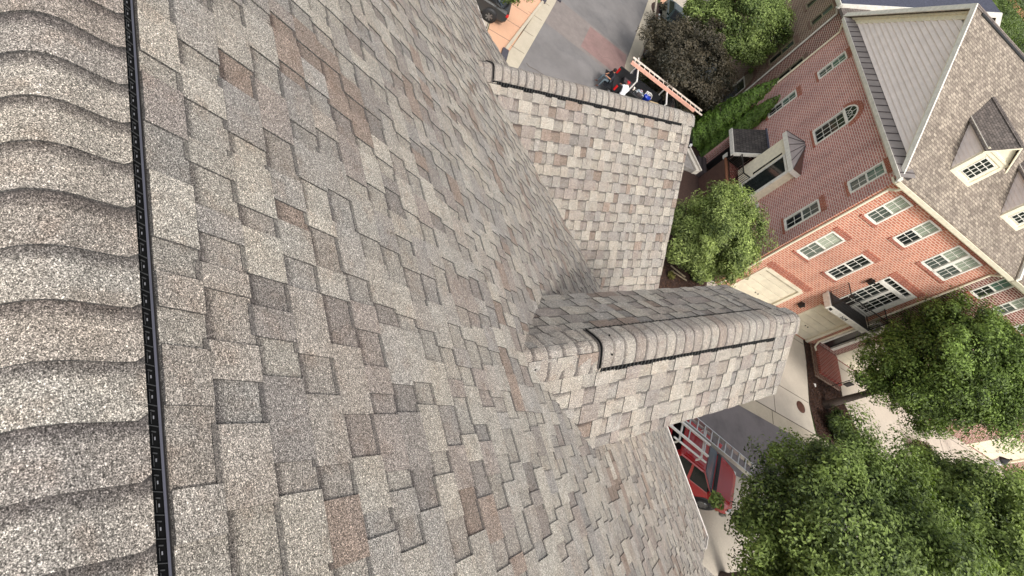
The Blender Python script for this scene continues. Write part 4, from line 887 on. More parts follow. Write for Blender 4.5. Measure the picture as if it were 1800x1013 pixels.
def pickup(name, label, u, v, rz, paint, bed_len=1.95, closed_gate=True, rail_mat=None, L=5.5, W=.97, roofz=1.74, group=None):
    t = thing(name, label, 'pickup truck', Wd(u, v, 0), rz, group)
    P = M[paint]; xr = -L/2; xf = L/2; xb = xr+bed_len+.12
    hood0 = xf-1.35
    b = MB()
    b.loft([ringx(xb, W, .42, 1.10, .06), ringx(hood0-.05, W, .42, 1.12, .06), ringx(hood0+.5, W, .42, 1.12, .10, W-.03), ringx(xf-.35, W-.02, .44, 1.06, .14, W-.06), ringx(xf-.06, W-.08, .48, .96, .16, W-.14)])
    b.build('body', P, t, bevel=.02)
    hd = MB(); hd.loft([[(hood0-.02,-W+.16,1.11),(hood0-.02,W-.16,1.11),(hood0-.02,W-.24,1.155),(hood0-.02,-W+.24,1.155)], [(xf-.30,-W+.22,1.05),(xf-.30,W-.22,1.05),(xf-.34,W-.30,1.09),(xf-.34,-W+.30,1.09)]]); hd.build('hood', P, t, bevel=.015)
    # cab
    c0, c1 = xb+.05, hood0+.10; tz = roofz; wt = W-.20
    c = MB()
    bot = [(c0,-W+.015,1.02),(c1,-W+.015,1.05),(c1,W-.015,1.05),(c0,W-.015,1.02)]
    tp = [(c0+.22,-wt,tz),(c1-1.15,-wt,tz),(c1-1.15,wt,tz),(c0+.22,wt,tz)]
    c.hexa(bot+tp); c.build('cab', P, t, bevel=.07)
    rf = MB(); rf.hexa([(c0+.30,-wt+.1,tz-.01),(c1-1.2,-wt+.1,tz-.01),(c1-1.2,wt-.1,tz-.01),(c0+.30,wt-.1,tz-.01),(c0+.36,-wt+.16,tz+.025),(c1-1.27,-wt+.16,tz+.025),(c1-1.27,wt-.16,tz+.025),(c0+.36,wt-.16,tz+.025)]); rf.build('roof_panel', P, t, bevel=.02)
    lerp = lambda a, b_, f: tuple(a[i]+(b_[i]-a[i])*f for i in range(3))
    def pane(i, j, f0, f1, e=.07, nm='window', mat='cglass', s0=0., s1=1., push=(0,0,0)):
        A, B, Cc, D = bot[i], bot[j], tp[j], tp[i]
        lo_a, lo_b = lerp(lerp(A, D, f0), lerp(B, Cc, f0), s0+e*.5), lerp(lerp(A, D, f0), lerp(B, Cc, f0), s1-e*.5)
        hi_a, hi_b = lerp(lerp(A, D, f1), lerp(B, Cc, f1), s0+e), lerp(lerp(A, D, f1), lerp(B, Cc, f1), s1-e)
        g = MB(); quadp(g, [tuple(np.add(q, push)) for q in (lo_a, lo_b, hi_b, hi_a)], .012); return g.build(nm, M[mat], t)
    pane(1, 2, .08, .90, .08, 'windshield', 'cblue' if paint == 'redp' else 'cglass', push=(.012,0,.006)); pane(3, 0, .15, .85, .16, 'rear_window', push=(-.01,0,.004))
    for i, j, sg in ((0, 1, -1), (2, 3, 1)):
        spl = (.02, .50, .53, 1.0) if i == 0 else (.0, .47, .50, .98)
        for s0, s1 in (spl[:2], spl[2:]): pane(i, j, .05, .90, .03, 'side_window', s0=s0, s1=s1, push=(0, sg*.008, .003))
    wp = MB(); wp.bar((c1-.04,-.6,1.17),(c1-.0,.05,1.15),.025); wp.bar((c1-.04,.02,1.17),(c1,.62,1.15),.025); wp.build('wiper', M['plastic'], t)
    cw = MB(); cw.box((c1-.08,-W+.12,1.12),(c1+.10,W-.12,1.165)); cw.build('cowl', M['plastic'], t)
    for sg in (1, -1):
        mr = MB(); mr.hexa([(c1-.30,sg*(W-.04),1.10),(c1-.12,sg*(W-.04),1.10),(c1-.08,sg*(W+.22),1.12),(c1-.22,sg*(W+.24),1.12),(c1-.30,sg*(W-.04),1.24),(c1-.12,sg*(W-.04),1.24),(c1-.08,sg*(W+.22),1.32),(c1-.22,sg*(W+.24),1.32)]); mr.build('mirror', M['plastic'] if paint != 'redp' else P, t, bevel=.02)
        dl = MB(); dl.box((c0+.05+(c1-c0)*.5, sg*(W+.001), .5),(c0+.05+(c1-c0)*.5+.012, sg*(W+.004), 1.08)); dl.build('door_seam', M['plastic'], t)
        dh = MB(); dh.box((c0+(c1-c0)*.36, sg*(W+.0), .96),(c0+(c1-c0)*.36+.16, sg*(W+.03), 1.0)); dh.build('door_handle', M['plastic'], t)
        hl = MB(); hl.box((xf-.22, sg*(W-.30), .74),(xf-.045, sg*(W-.08), .92)); hl.build('headlight', M['whitel'], t, bevel=.02)
        tl = MB(); tl.box((xr-.01, sg*(W-.13), .82),(xr+.10, sg*(W+.005), 1.16)); tl.build('tail_light', M['redl'], t, bevel=.01)
    gr = MB(); gr.box((xf-.09,-.50,.62),(xf-.03,.50,.90)); gr.build('grille', M['plastic'], t)
    bp = MB(); bp.box((xf-.12,-W+.06,.38),(xf+.06,W-.06,.58)); bp.build('bumper', M['rim'], t, bevel=.03)
    bp = MB(); bp.box((xr-.16,-W+.08,.42),(xr+.0,W-.08,.58)); bp.build('bumper', M['rim'], t, bevel=.03)
    # bed
    d = MB()
    d.box((xr,-W+.09,.62),(xb,W-.09,.70))
    for sg in (1, -1): d.box((xr, sg*(W-.09), .50),(xb, sg*W, 1.26))
    d.box((xb-.06,-W+.09,.5),(xb,W-.09,1.28)); d.build('bed', P, t, bevel=.02)
    li = MB(); li.box((xr+.03,-W+.10,.701),(xb-.065,W-.10,.715))
    for sg in (1, -1): li.box((xr+.03, sg*(W-.105), .70),(xb-.065, sg*(W-.092), 1.24)); li.box((xr+.55, sg*(W-.32), .71),(xr+1.35, sg*(W-.105), .95))
    li.build('bed_liner', M['plastic'], t)
    rb = MB()
    for sg in (1, -1): rb.box((xr+.02, sg*(W-.10), 1.262),(xb-.02, sg*(W-.005), 1.285))
    rb.build('bed_rail', M[rail_mat or 'plastic'], t)
    g = MB()
    if closed_gate: g.box((xr-.01,-W+.14,.62),(xr+.05,W-.14,1.26))
    else: g.box((xr-.58,-W+.14,.60),(xr+.0,W-.14,.66))
    g.build('tailgate', P, t, bevel=.01)
    for x in (xr+1.0, xf-.98):
        for y in (W-.07, -W+.07): wheel(t, x, y)
        for sg in (1, -1):
            a = MB(); a.lathe((x, sg*(W-.02), .42), [(0,0),(.46,0),(.46,.024*sg),(0,.024*sg)], 24, 0, axis=1); a.build('wheel_arch', M['plastic'], t)
    return t
def local(t, p):                                    # local point of a thing -> world
    c, s = math.cos(t.rotation_euler.z), math.sin(t.rotation_euler.z)
    return (t.location[0]+p[0]*c-p[1]*s, t.location[1]+p[0]*s+p[1]*c, t.location[2]+p[2])
red = pickup('pickup_truck', 'red pickup truck with ladders on a white roof rack beside the big green tree', -2.98, 10.78, AB-R_(13), 'redp', bed_len=1.6, L=5.5)
def rack(par, x0, x1, yw, z, zb, mat, posts=True, bars=2, r=.03):
    m = MB()
    for k in range(bars):
        x = x0+(x1-x0)*k/max(1, bars-1); m.bar((x,-yw,z),(x,yw,z),.055,.05)
        if posts:
            for sg in (1, -1): m.bar((x, sg*yw, zb),(x, sg*yw, z),.05,.05)
    for sg in (1, -1): m.bar((x0-.25, sg*yw, z+.0),(x1+.25, sg*yw, z+.0),.05,.05)
    return m.build('ladder_rack', M[mat], par)
rack(red, -1.25, -.15, .62, 2.0, 1.2, 'wpaint')
def ladder(name, label, a, b, width, rails, rung, mat_r, mat_s, two=True, group=None, shift=.09, side=(0,0,1), rw=.035, sp=.36):
    a = Vector(a); b = Vector(b); t = thing(name, label, 'ladder', tuple(a), 0, group); d = (b-a); L = d.length; d.normalize()
    sd = Vector(width); secs = [(Vector((0,0,0)), 0, L)] + ([(Vector(side)*shift, .30, L-.1)] if two else [])
    for off, s0, s1 in secs:
        for q in (0, 1):
            m = MB(); o = sd*q+off; m.bar(o+d*s0, o+d*s1, rw, .085); m.build('side_rail', M[mat_s], t)
        x = s0+.15
        while x < s1-.05:
            m = MB(); m.tube(off+d*x, off+d*x+sd, .022, n=8); m.build('rung', M[mat_r], t); x += sp
    return t
rp = lambda x, y, z: local(red, (x, y, z))
e = Vector(rp(1,0,0))-Vector(rp(0,0,0)); nvec = Vector(rp(0,1,0))-Vector(rp(0,0,0))
ladder('extension_ladder', 'aluminium extension ladder lying flat over the red pickup cab', rp(-2.6,.16,2.06), rp(2.4,.14,2.06), tuple(nvec*.48), 0, 0, 'alu', 'alu')
sl = ladder('step_ladder', 'short silver step ladder lying on the rack of the red pickup', rp(-1.9,.08,2.10), rp(.05,.06,2.10), tuple(nvec*-.48), 0, 0, 'alu', 'wpaint', two=False, sp=.8, rw=.06)
od = MB()                                            # decal on the cab roof side
blk = pickup('pickup_truck', 'black open-bed work truck carrying an orange ladder and tools next to two men', -5.62, -9.42, AB, 'blackp', bed_len=3.1, closed_gate=False, L=6.1, W=.95, roofz=1.78)
bl = lambda x, y, z: local(blk, (x, y, z))
m = MB()
for x in (-2.35, -.15):
    m.bar((x,-.90,1.26),(x,-.90,1.98),.06); m.bar((x,.90,1.26),(x,.90,1.98),.06); m.bar((x,-.95,1.98),(x,1.15,1.98),.07,.06); m.bar((x-.02,1.1,1.98),(x-.25,.92,2.25),.05)
m.build('ladder_rack', M['wpaint'], blk)
en = (Vector(bl(0,1,0))-Vector(bl(0,0,0)))
ladder('orange_ladder', 'orange fibreglass ladder on edge along the black work truck rack', bl(-2.95,.30,2.06), bl(1.9,.30,2.06), (0,0,.085), 0, 0, 'orange', 'orange', two=False, rw=.14)
ladder('extension_ladder', 'long white ladder laid beside the orange one on the black truck', bl(-2.85,.50,2.08), bl(2.55,.50,2.08), tuple(en*.46), 0, 0, 'wladder', 'wladder', two=False)
# things lying in the truck bed
def item(name, label, cat, pos, build, rz=0):
    t = thing(name, label, cat, bl(*pos), AB+rz)
    build(t); return t
def bucket(t):
    m = MB(); m.lathe((0,0,0), [(0,0),(.13,0),(.165,.36),(.175,.37),(.155,.365),(.12,.02),(0,.02)], 20); m.build('bucket_wall', M['blue'], t)
    m = MB(); m.path([(.17*math.cos(a), .17*math.sin(a)*.2, .37+.17*math.sin(a)) for a in np.linspace(0, math.pi, 9)], .012, 6); m.build('handle', M['wpaint'], t)
b_ = item('bucket', 'blue plastic bucket in the bed of the black work truck', 'bucket', (-.95,-.1,.72), bucket); b_.scale = (1.4,1.4,1.5)
def hose(t):
    m = MB(); m.path([(.17*math.cos(a), .13*math.sin(a), .05+.01*a) for a in np.linspace(0, 11, 34)], .018, 6); m.build('coil', M['wpaint'], t)
item('hose', 'white coiled hose on the blue bucket', 'hose', (-.95,.1,1.25), hose)
def toolbox(t):
    m = MB(); m.box((-.35,-.22,0),(.35,.22,.3)); m.build('box_body', M['plastic'], t, bevel=.02); m = MB(); m.box((-.36,-.23,.302),(.36,.23,.36)); m.build('lid', M['seam'], t, bevel=.02); m = MB(); m.path([(-.12,0,.36),(-.1,0,.42),(.1,0,.42),(.12,0,.36)], .015); m.build('handle', M['rail'], t)
item('toolbox', 'black toolbox behind the tailgate of the work truck', 'toolbox', (-2.2,.3,.72), toolbox)
def planks(t):
    for k in range(3): m = MB(); m.box((-.4,-.12+.09*k,.02*k),(.35,-.04+.09*k,.03+.05*k)); m.build('plank', M['wood'], t)
item('plank_stack', 'short pale planks at the cab end of the black truck bed', 'planks', (-.25,.05,1.0), planks, .5)
def compressor(t):
    m = MB(); m.lathe((0,0,.18), [(0,-.35),(.12,-.33),(.17,-.25),(.17,.25),(.12,.33),(0,.35)], 18, 0, axis=0); m.build('tank', M['greyp'], t)
    m = MB(); m.box((-.12,-.1,.34),(.15,.1,.52)); m.build('motor', M['seam'], t, bevel=.02); m = MB(); m.path([(-.3,0,.3),(-.3,0,.5),(.3,0,.5),(.3,0,.3)], .014); m.build('handle', M['alu'], t)
item('air_compressor', 'dark air compressor in the middle of the truck bed', 'compressor', (-1.5,-.25,.72), compressor)
def crate(mat):
    def f(t):
        m = MB(); m.box((-.24,-.17,0),(.24,.17,.03))
        for a, b in (((-.24,-.17,.03),(.24,-.15,.26)), ((-.24,.15,.03),(.24,.17,.26)), ((-.24,-.149,.03),(-.22,.149,.26)), ((.22,-.149,.03),(.24,.149,.26))): m.box(a, b)
        m.build('crate_shell', M[mat], t); m = MB(); m.path([(-.18,-.1,.1),(0,.05,.2),(.15,-.05,.12),(.1,.1,.2)], .03); m.build('cable', M['rail'], t)
    return f
item('crate', 'grey open crate between the toolbox and the compressor in the work truck', 'crate', (-2.0,-.45,.72), crate('greyp'), .2)
item('crate', 'pale open crate at the front of the work truck bed', 'crate', (-.35,-.55,.72), crate('wfence'), -.15)
def bag(t):
    m = MB(); m.lathe((0,0,0), [(0,0),(.2,.02),(.26,.12),(.22,.26),(.1,.33),(.05,.38),(0,.38)], 12); m.build('bag_body', M['pblue'], t); m = MB(); m.lathe((0,0,.33), [(.09,0),(.1,.02),(.09,.04)], 10); m.build('tie', M['redcap'], t)
item('work_bag', 'light blue work bag beside the blue bucket in the truck bed', 'bag', (-1.25,.45,.72), bag)
def roll(t):
    m = MB(); m.lathe((0,0,.11), [(0,-.45),(.03,-.45),(.11,-.45),(.11,.45),(.03,.45),(0,.45)], 16, 0, axis=0); m.build('felt', M['deck'], t); m = MB(); m.lathe((0,0,.11), [(.112,-.06),(.114,-.06),(.114,.06),(.112,.06)], 16, 0, axis=0); m.build('band', M['wladder'], t)
item('felt_roll', 'dark roll of roofing felt along the far side of the truck bed', 'roll', (-1.7,.55,.72), roll, .1)
# dark pickup by the kerb
pk2 = pickup('pickup_truck', 'black pickup with empty bed parked at the kerb under the purple tree', -5.45, -17.6, AB+math.pi/2+math.pi, 'blackp', bed_len=1.9, L=5.0, W=.82, rail_mat='alu')
def sedan(name, label, u, v, rz, paint, rearglass='cglass'):
    t = thing(name, label, 'car', Wd(u, v, 0), rz); W = .90; P = M[paint]
    b = MB(); b.loft([ringx(-2.3,W-.14,.42,.86,.14), ringx(-2.15,W-.05,.32,.98,.14,W-.12), ringx(-1.5,W,.28,1.0,.12,W-.08), ringx(.9,W,.28,.98,.12,W-.07), ringx(1.8,W-.04,.30,.86,.16,W-.12), ringx(2.25,W-.16,.38,.70,.16)]); b.build('body', P, t, bevel=.03)
    bot = [(-1.85,-W+.10,.97),(1.05,-W+.10,.95),(1.05,W-.10,.95),(-1.85,W-.10,.97)]; tp = [(-.85,-.60,1.42),(.20,-.60,1.42),(.20,.60,1.42),(-.85,.60,1.42)]
    c = MB(); c.hexa(bot+tp); c.build('cabin', P, t, bevel=.06)
    lp = lambda a, b_, f: tuple(a[i]+(b_[i]-a[i])*f for i in range(3))
    for nm, i, j, ps, mt in (('windshield',1,2,(.012,0,.008),'cglass'),('rear_window',3,0,(-.012,0,.01),rearglass),('side_window',0,1,(0,-.01,.006),'cglass'),('side_window',2,3,(0,.01,.006),'cglass')):
        A, B, Cc, D = bot[i], bot[j], tp[j], tp[i]; e = .09
        q = [lp(lp(A,D,.12), lp(B,Cc,.12), e), lp(lp(A,D,.12), lp(B,Cc,.12), 1-e), lp(lp(A,D,.88), lp(B,Cc,.88), 1-e), lp(lp(A,D,.88), lp(B,Cc,.88), e)]
        g = MB(); quadp(g, [tuple(np.add(x, ps)) for x in q], .012); g.build(nm, M[mt], t)
    for sg in (1, -1):
        x = MB(); x.box((-2.30, sg*(W-.42), .72),(-2.16, sg*(W-.10), .86)); x.build('tail_light', M['redl'], t, bevel=.02)
        x = MB(); x.box((2.05, sg*(W-.40), .58),(2.2, sg*(W-.14), .70)); x.build('headlight', M['whitel'], t, bevel=.02)
        x = MB(); x.hexa([(.72,sg*(W-.1),.98),(.86,sg*(W-.1),.98),(.86,sg*(W+.12),1.0),(.76,sg*(W+.12),1.0),(.72,sg*(W-.1),1.06),(.86,sg*(W-.1),1.06),(.86,sg*(W+.12),1.12),(.76,sg*(W+.12),1.12)]); x.build('mirror', P, t, bevel=.015)
        x = MB(); x.box((-.35, sg*(W+.0), .40),(-.34, sg*(W+.004), .95)); x.build('door_seam', M['plastic'], t)
    for x in (-1.42, 1.42):
        for y in (W-.06, -W+.06): wheel(t, x, y, .33, .21)
        for sg in (1, -1): a = MB(); a.lathe((x, sg*(W-.015), .36), [(0,0),(.40,0),(.40,.02*sg),(0,.02*sg)], 22, 0, axis=1); a.build('wheel_arch', M['plastic'], t)
    return t
sedan('parked_car', 'charcoal car seen from the rear quarter at the roof edge by the salmon walk', -18.0, -8.55, AB+math.pi+.10, 'greyp', 'cblue')
sedan('parked_car', 'dark green car parked behind the black pickup, half under the purple tree', -4.35, -22.6, AB-math.pi/2, 'greenp', 'cblue')

# ------------------------------------------------------------------ street furniture
lp_ = thing('lamp_post', 'black lamp post with white lantern in front of a cream garage far right', 'street lamp', Wd(21.2, 2.38, 0), AB)
m = MB(); m.lathe((0,0,0), [(0,0),(.14,0),(.13,.12),(.07,.2),(.05,.4),(.04,1.55),(.06,1.6),(.05,1.66)], 14); m.build('post', M['rail'], lp_)
m = MB(); m.loft([[(r*math.cos(a), r*math.sin(a), z) for a in np.arange(6)*math.pi/3] for r, z in ((.10,1.66),(.25,2.35))]); m.build('lantern', M['lampw'], lp_)
m = MB(); m.loft([[(r*math.cos(a), r*math.sin(a), z) for a in np.arange(6)*math.pi/3] for r, z in ((.30,2.352),(.26,2.46),(.10,2.66),(.05,2.75))]); m.lathe((0,0,2.75), [(0,0),(.05,.03),(.06,.08),(.03,.13),(0,.14)], 10); m.build('lantern_cap', M['rail'], lp_)
sp = thing('sign_post', 'thin black hanging sign post in the mulch bed next to the brown tree trunk', 'sign post', Wd(8.43, 2.5, 0), AB)
m = MB(); m.tube((0,0,0),(0,0,1.55),.025,.02); m.path([(0,0,1.5),(.15,0,1.62),(.38,0,1.62),(.45,0,1.5)], .014); m.build('post', M['rail'], sp)
m = MB(); m.box((.12,-.02,.92),(.52,.02,1.30)); m.bar((0,0,1.32),(.52,0,1.32),.02); m.build('sign_board', M['rail'], sp, bevel=.01)
m = MB(); m.box((.18,-.028,.98),(.46,-.0205,1.24)); m.build('sign_face', M['seam'], sp)
bg_ = thing('litter', 'small white scrap lying in the mulch near the tree trunk', 'litter', Wd(7.5,2.75,.02), 0)
m = MB(); m.hexa([(-.12,-.08,0),(.1,-.06,0),(.12,.08,0),(-.1,.1,0),(-.08,-.05,.05),(.07,-.03,.07),(.08,.05,.03),(-.06,.06,.06)]); m.build('scrap', M['wpaint'], bg_)

# ------------------------------------------------------------------ people
def person(name, label, loc, rz, J, segs, hairm=None, cap=None, extras=None):
    """J joints {name:(x,y,z,r)}; segs list of (a,b,material)"""
    t = thing(name, label, 'person', loc, rz)
    names = list(J); idx = {n: i for i, n in enumerate(names)}
    me = bpy.data.meshes.new('body'); me.from_pydata([J[n][:3] for n in names], [(idx[a], idx[b]) for a, b, _ in segs], []); ob = bpy.data.objects.new('body', me); C.objects.link(ob)
    sk = ob.modifiers.new('skin', 'SKIN'); ss = ob.modifiers.new('sub', 'SUBSURF'); ss.levels = ss.render_levels = 2
    lay = me.skin_vertices[0].data
    for n in names: r = J[n][3]; rr_ = (r, r*.78) if n in ('chest','belly','pelvis') else (r, r); lay[idx[n]].radius = rr_; lay[idx[n]].use_root = (n == 'pelvis')
    bpy.context.view_layer.update()
    ev = ob.evaluated_get(bpy.context.evaluated_depsgraph_get()); m2 = bpy.data.meshes.new_from_object(ev); bpy.data.objects.remove(ob)
    mats = []; 
    for *_, mm in segs:
        if mm not in mats: mats.append(mm)
    for mm in mats: m2.materials.append(M[mm])
    for p in m2.polygons:
        c = p.center; best = 9; bm_ = 0
        for a, b, mm in segs:
            A, B = Vector(J[a][:3]), Vector(J[b][:3]); d = B-A; f = max(0, min(1, (c-A).dot(d)/max(1e-9, d.length_squared))); q = (c-(A+d*f)).length/((J[a][3]*(1-f)+J[b][3]*f)+.01)
            if q < best: best = q; bm_ = mats.index(mm)
        p.material_index = bm_; p.use_smooth = True
    o = bpy.data.objects.new('body', m2); C.objects.link(o); o.parent = t
    hx, hy, hz, hr = J['head']
    fc = MB()
    if hairm:
        h_ = MB(); h_.lathe((hx-.012,hy,hz+.0), [(0,.128),(.055,.115),(.092,.075),(.108,.02),(.102,-.03),(.09,-.05)], 16); h_.build('hair', M[hairm], t)
    if cap:
        h_ = MB(); h_.lathe((hx,hy,hz+.01), [(0,.13),(.06,.115),(.10,.07),(.112,.02),(.105,.018)], 16); h_.box((hx+.08,hy-.06,hz+.025),(hx+.20,hy+.06,hz+.038)); h_.build('cap', M[cap], t)
    fc.box((hx+.085,hy-.012,hz-.03),(hx+.118,hy+.012,hz+.0)); fc.build('nose', M['skin'], t)
    ey = MB(); ey.box((hx+.088,hy-.045,hz+.012),(hx+.100,hy-.022,hz+.024)); ey.box((hx+.088,hy+.022,hz+.012),(hx+.100,hy+.045,hz+.024)); ey.build('eyes', M['hair'], t)
    mo = MB(); mo.box((hx+.084,hy-.022,hz-.065),(hx+.097,hy+.022,hz-.057)); mo.build('mouth', M['redcap'], t)
    for side in ('l', 'r'):                          # five fingers rooted in the palm
        if 'hand_'+side not in J: continue
        hnd = Vector(J['hand_'+side][:3]); el = Vector(J['wrist_'+side][:3]); d = (hnd-el).normalized(); lat = d.cross(Vector((0,0,1))).normalized()
        f = MB()
        for k, (o_, ln) in enumerate(((-.03,.055),(-.01,.07),(.01,.066),(.03,.052))):
            a = hnd+lat*o_; b = a+d*ln*.6; c = b+d*ln*.35-Vector((0,0,ln*.4)); f.tube(a, b, .011, .010, 6); f.tube(b, c, .010, .008, 6)
        a = hnd-d*.03+lat*.035*(1 if side == 'l' else -1); f.tube(a, a+lat*.04*(1 if side == 'l' else -1)+d*.03, .012, .009, 6); f.build('fingers', M['skin'], t)
    return t
# seated on the tailgate, looking down at his hands (x forward)
J1 = dict(pelvis=(0,0,.16,.155), belly=(.03,0,.32,.15), chest=(.10,0,.52,.165), neck=(.16,0,.68,.06), head=(.22,0,.80,.098),
          sh_l=(.12,.19,.60,.068), sh_r=(.12,-.19,.60,.068), elb_l=(.20,.27,.36,.047), elb_r=(.20,-.27,.36,.047), wrist_l=(.40,.12,.34,.032), wrist_r=(.38,-.10,.36,.032), hand_l=(.47,.08,.34,.036), hand_r=(.45,-.06,.37,.036),
          hip_l=(.06,.11,.12,.098), hip_r=(.06,-.11,.12,.098), knee_l=(.50,.20,.16,.066), knee_r=(.50,-.16,.16,.066), ank_l=(.56,.24,-.30,.045), ank_r=(.50,-.18,-.30,.045), toe_l=(.74,.27,-.36,.042), toe_r=(.68,-.20,-.36,.042))
SEG = lambda top, leg, foot: [('pelvis','belly',top),('belly','chest',top),('chest','neck',top),('neck','head','skin'),('chest','sh_l',top),('chest','sh_r',top),('sh_l','elb_l',top),('sh_r','elb_r',top),('elb_l','wrist_l','skin'),('elb_r','wrist_r','skin'),('wrist_l','hand_l','skin'),('wrist_r','hand_r','skin'),
                   ('pelvis','hip_l',leg),('pelvis','hip_r',leg),('hip_l','knee_l',leg),('hip_r','knee_r',leg),('knee_l','ank_l',leg),('knee_r','ank_r',leg),('ank_l','toe_l',foot),('ank_r','toe_r',foot)]
tg = bl(-3.30, -.15, .60)
person('person', 'man in dark shirt and faded jeans sitting on the tailgate of the black truck', tg, AB+math.pi+.35, J1, SEG('tshirt','jeans','boot'), hairm='hair')
# standing beside the bed, leaning over it
J2 = dict(pelvis=(0,0,.92,.15), belly=(.06,0,1.06,.145), chest=(.22,0,1.26,.17), neck=(.34,0,1.38,.06), head=(.44,0,1.47,.098),
          sh_l=(.24,.20,1.33,.075), sh_r=(.24,-.20,1.33,.075), elb_l=(.40,.27,1.12,.055), elb_r=(.44,-.26,1.14,.055), wrist_l=(.62,.22,1.10,.034), wrist_r=(.66,-.20,1.12,.034), hand_l=(.70,.20,1.09,.037), hand_r=(.74,-.18,1.11,.037),
          hip_l=(0,.11,.86,.1), hip_r=(0,-.11,.86,.1), knee_l=(.04,.13,.48,.068), knee_r=(-.06,-.13,.48,.068), ank_l=(-.02,.14,.08,.046), ank_r=(-.16,-.14,.08,.046), toe_l=(.15,.16,.045,.042), toe_r=(.02,-.16,.045,.042))
wp_ = bl(-2.5, -1.08, 0)
person('person', 'man in white shirt and red cap leaning over the black truck bed', wp_, AB+math.pi/2+.1, J2, SEG('wshirt','jeans','boot'), cap='redcap')

# ------------------------------------------------------------------ vegetation
def leafmesh(name, mat, par, cen, nrm, size, col, aspect=.6, fold=.25, seed=0, kind=None):
    r = np.random.default_rng(seed); N = len(cen)
    n = nrm/np.linalg.norm(nrm, axis=1)[:, None]
    t = r.normal(size=(N, 3)); t -= (t*n).sum(1)[:, None]*n; t /= np.linalg.norm(t, axis=1)[:, None]
    bt = np.cross(n, t); s = size[:, None]
    p0 = cen-t*s*.5; p2 = cen+t*s*.5; p1 = cen+bt*s*aspect*.5+n*s*fold*.5+t*s*.04; p3 = cen-bt*s*aspect*.5+n*s*fold*.5+t*s*.04
    V = np.stack([p0, p1, p2, p3], 1).reshape(-1, 3)
    me = bpy.data.meshes.new(name); me.vertices.add(N*4); me.vertices.foreach_set('co', V.ravel())
    F = (np.arange(N)[:, None]*4+np.array([0,1,2,0,2,3])[None]).ravel()
    me.loops.add(N*6); me.loops.foreach_set('vertex_index', F); me.polygons.add(N*2); me.polygons.foreach_set('loop_start', np.arange(N*2)*3); me.polygons.foreach_set('loop_total', np.full(N*2, 3))
    me.update(calc_edges=True); me.materials.append(mat)
    a = me.attributes.new('Col', 'FLOAT_COLOR', 'POINT'); cc = np.concatenate([col, np.ones((N, 1))], 1).repeat(4, 0); a.data.foreach_set('color', cc.ravel())
    o = bpy.data.objects.new(name, me); C.objects.link(o); o.parent = par
    if kind: o['kind'] = kind
    return o
def crown(par, c, rad, nclump, nleaf, size, base, tip, mat='leaf', seed=1, clump_r=.5, name='crown', shell=.55, upb=.6, aspect=.5, zflat=1.):
    r = np.random.default_rng(seed); c = np.array(c); rad = np.array(rad)
    d = r.normal(size=(nclump, 3)); d /= np.linalg.norm(d, axis=1)[:, None]; q = shell+(1-shell)*r.random(nclump)**.7
    lump = 1+.20*np.sin(d[:, 0]*5+seed)*np.cos(d[:, 1]*4+seed*2)+.13*np.sin(d[:, 2]*7+seed)+.07*r.normal(size=nclump)
    cc = c+d*q[:, None]*rad*lump[:, None]*.92
    k = r.integers(0, nclump, nleaf); cr = clump_r*(.45+.95*r.random(nclump))
    e = r.normal(size=(nleaf, 3)); e /= np.linalg.norm(e, axis=1)[:, None]; rr = r.random(nleaf)**.45
    P = cc[k]+e*(cr[k]*rr)[:, None]*np.array([1.15, 1.15, .75*zflat])
    ctone = r.random(nclump)
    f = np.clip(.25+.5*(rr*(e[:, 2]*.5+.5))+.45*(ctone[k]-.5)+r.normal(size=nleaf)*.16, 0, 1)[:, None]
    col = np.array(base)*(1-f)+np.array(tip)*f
    n = e*.7+d[k]*.5+np.array([0, 0, upb])+r.normal(size=(nleaf, 3))*.45
    s = size*(.65+.7*r.random(nleaf))
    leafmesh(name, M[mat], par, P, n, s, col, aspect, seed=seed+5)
    return cc, cr
def trunk(par, pts, radii, name='trunk', limbs=(), mat='bark'):
    m = MB()
    for a, b, r0, r1 in zip(pts[:-1], pts[1:], radii[:-1], radii[1:]): m.tube(a, b, r0, r1, 12)
    m.build(name, M[mat], par)
    for (a, b, r0, r1) in limbs:
        m = MB(); mid = (Vector(a)+Vector(b))/2+Vector((0,0,.12)); m.tube(a, mid, r0, (r0+r1)/2, 8); m.tube(mid, b, (r0+r1)/2, r1, 8); m.build('limb', M[mat], par)
def tree(name, label, base, h0, c, rad, nclump, nleaf, size, bcol, tcol, seed, tr=.16, mat='leaf', group=None, nlimb=14, **kw):
    t = thing(name, label, 'tree', base, 0, group); c = np.array(c)-np.array(base)
    cc, cr = crown(t, c, rad, nclump, nleaf, size, bcol, tcol, mat, seed, **kw)
    fork = (c[0]*.25, c[1]*.25, h0); top = tuple(np.array([c[0]*.8, c[1]*.8, c[2]]))
    r = np.random.default_rng(seed+9); ch = r.choice(nclump, nlimb, replace=False); lm = []
    for q in ch:
        f = r.uniform(0, .7); s_ = Vector(fork).lerp(Vector(top), f); lm.append((tuple(s_), tuple(cc[q]), tr*.42*(1-f*.5), tr*.06))
    trunk(t, [(0,0,0), (0.02,0.01,.25), (fork[0]*.5, fork[1]*.5, h0*.5), fork, top], [tr*1.35, tr*1.05, tr*.95, tr*.85, tr*.25], limbs=lm)
    return t
GD, GL = lin('#1f2e15'), lin('#6d8040')
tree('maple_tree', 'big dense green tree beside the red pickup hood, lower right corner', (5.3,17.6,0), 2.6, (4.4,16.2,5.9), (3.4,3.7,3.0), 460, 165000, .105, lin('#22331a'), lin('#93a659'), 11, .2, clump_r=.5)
tree('maple_tree', 'broad green tree in the bottom right corner in front of the lamp post', (8.2,26.0,0), 2.8, (6.2,22.5,6.3), (3.2,4.0,2.8), 480, 165000, .115, lin('#273a1a'), lin('#a5b763'), 21, .22, clump_r=.55)
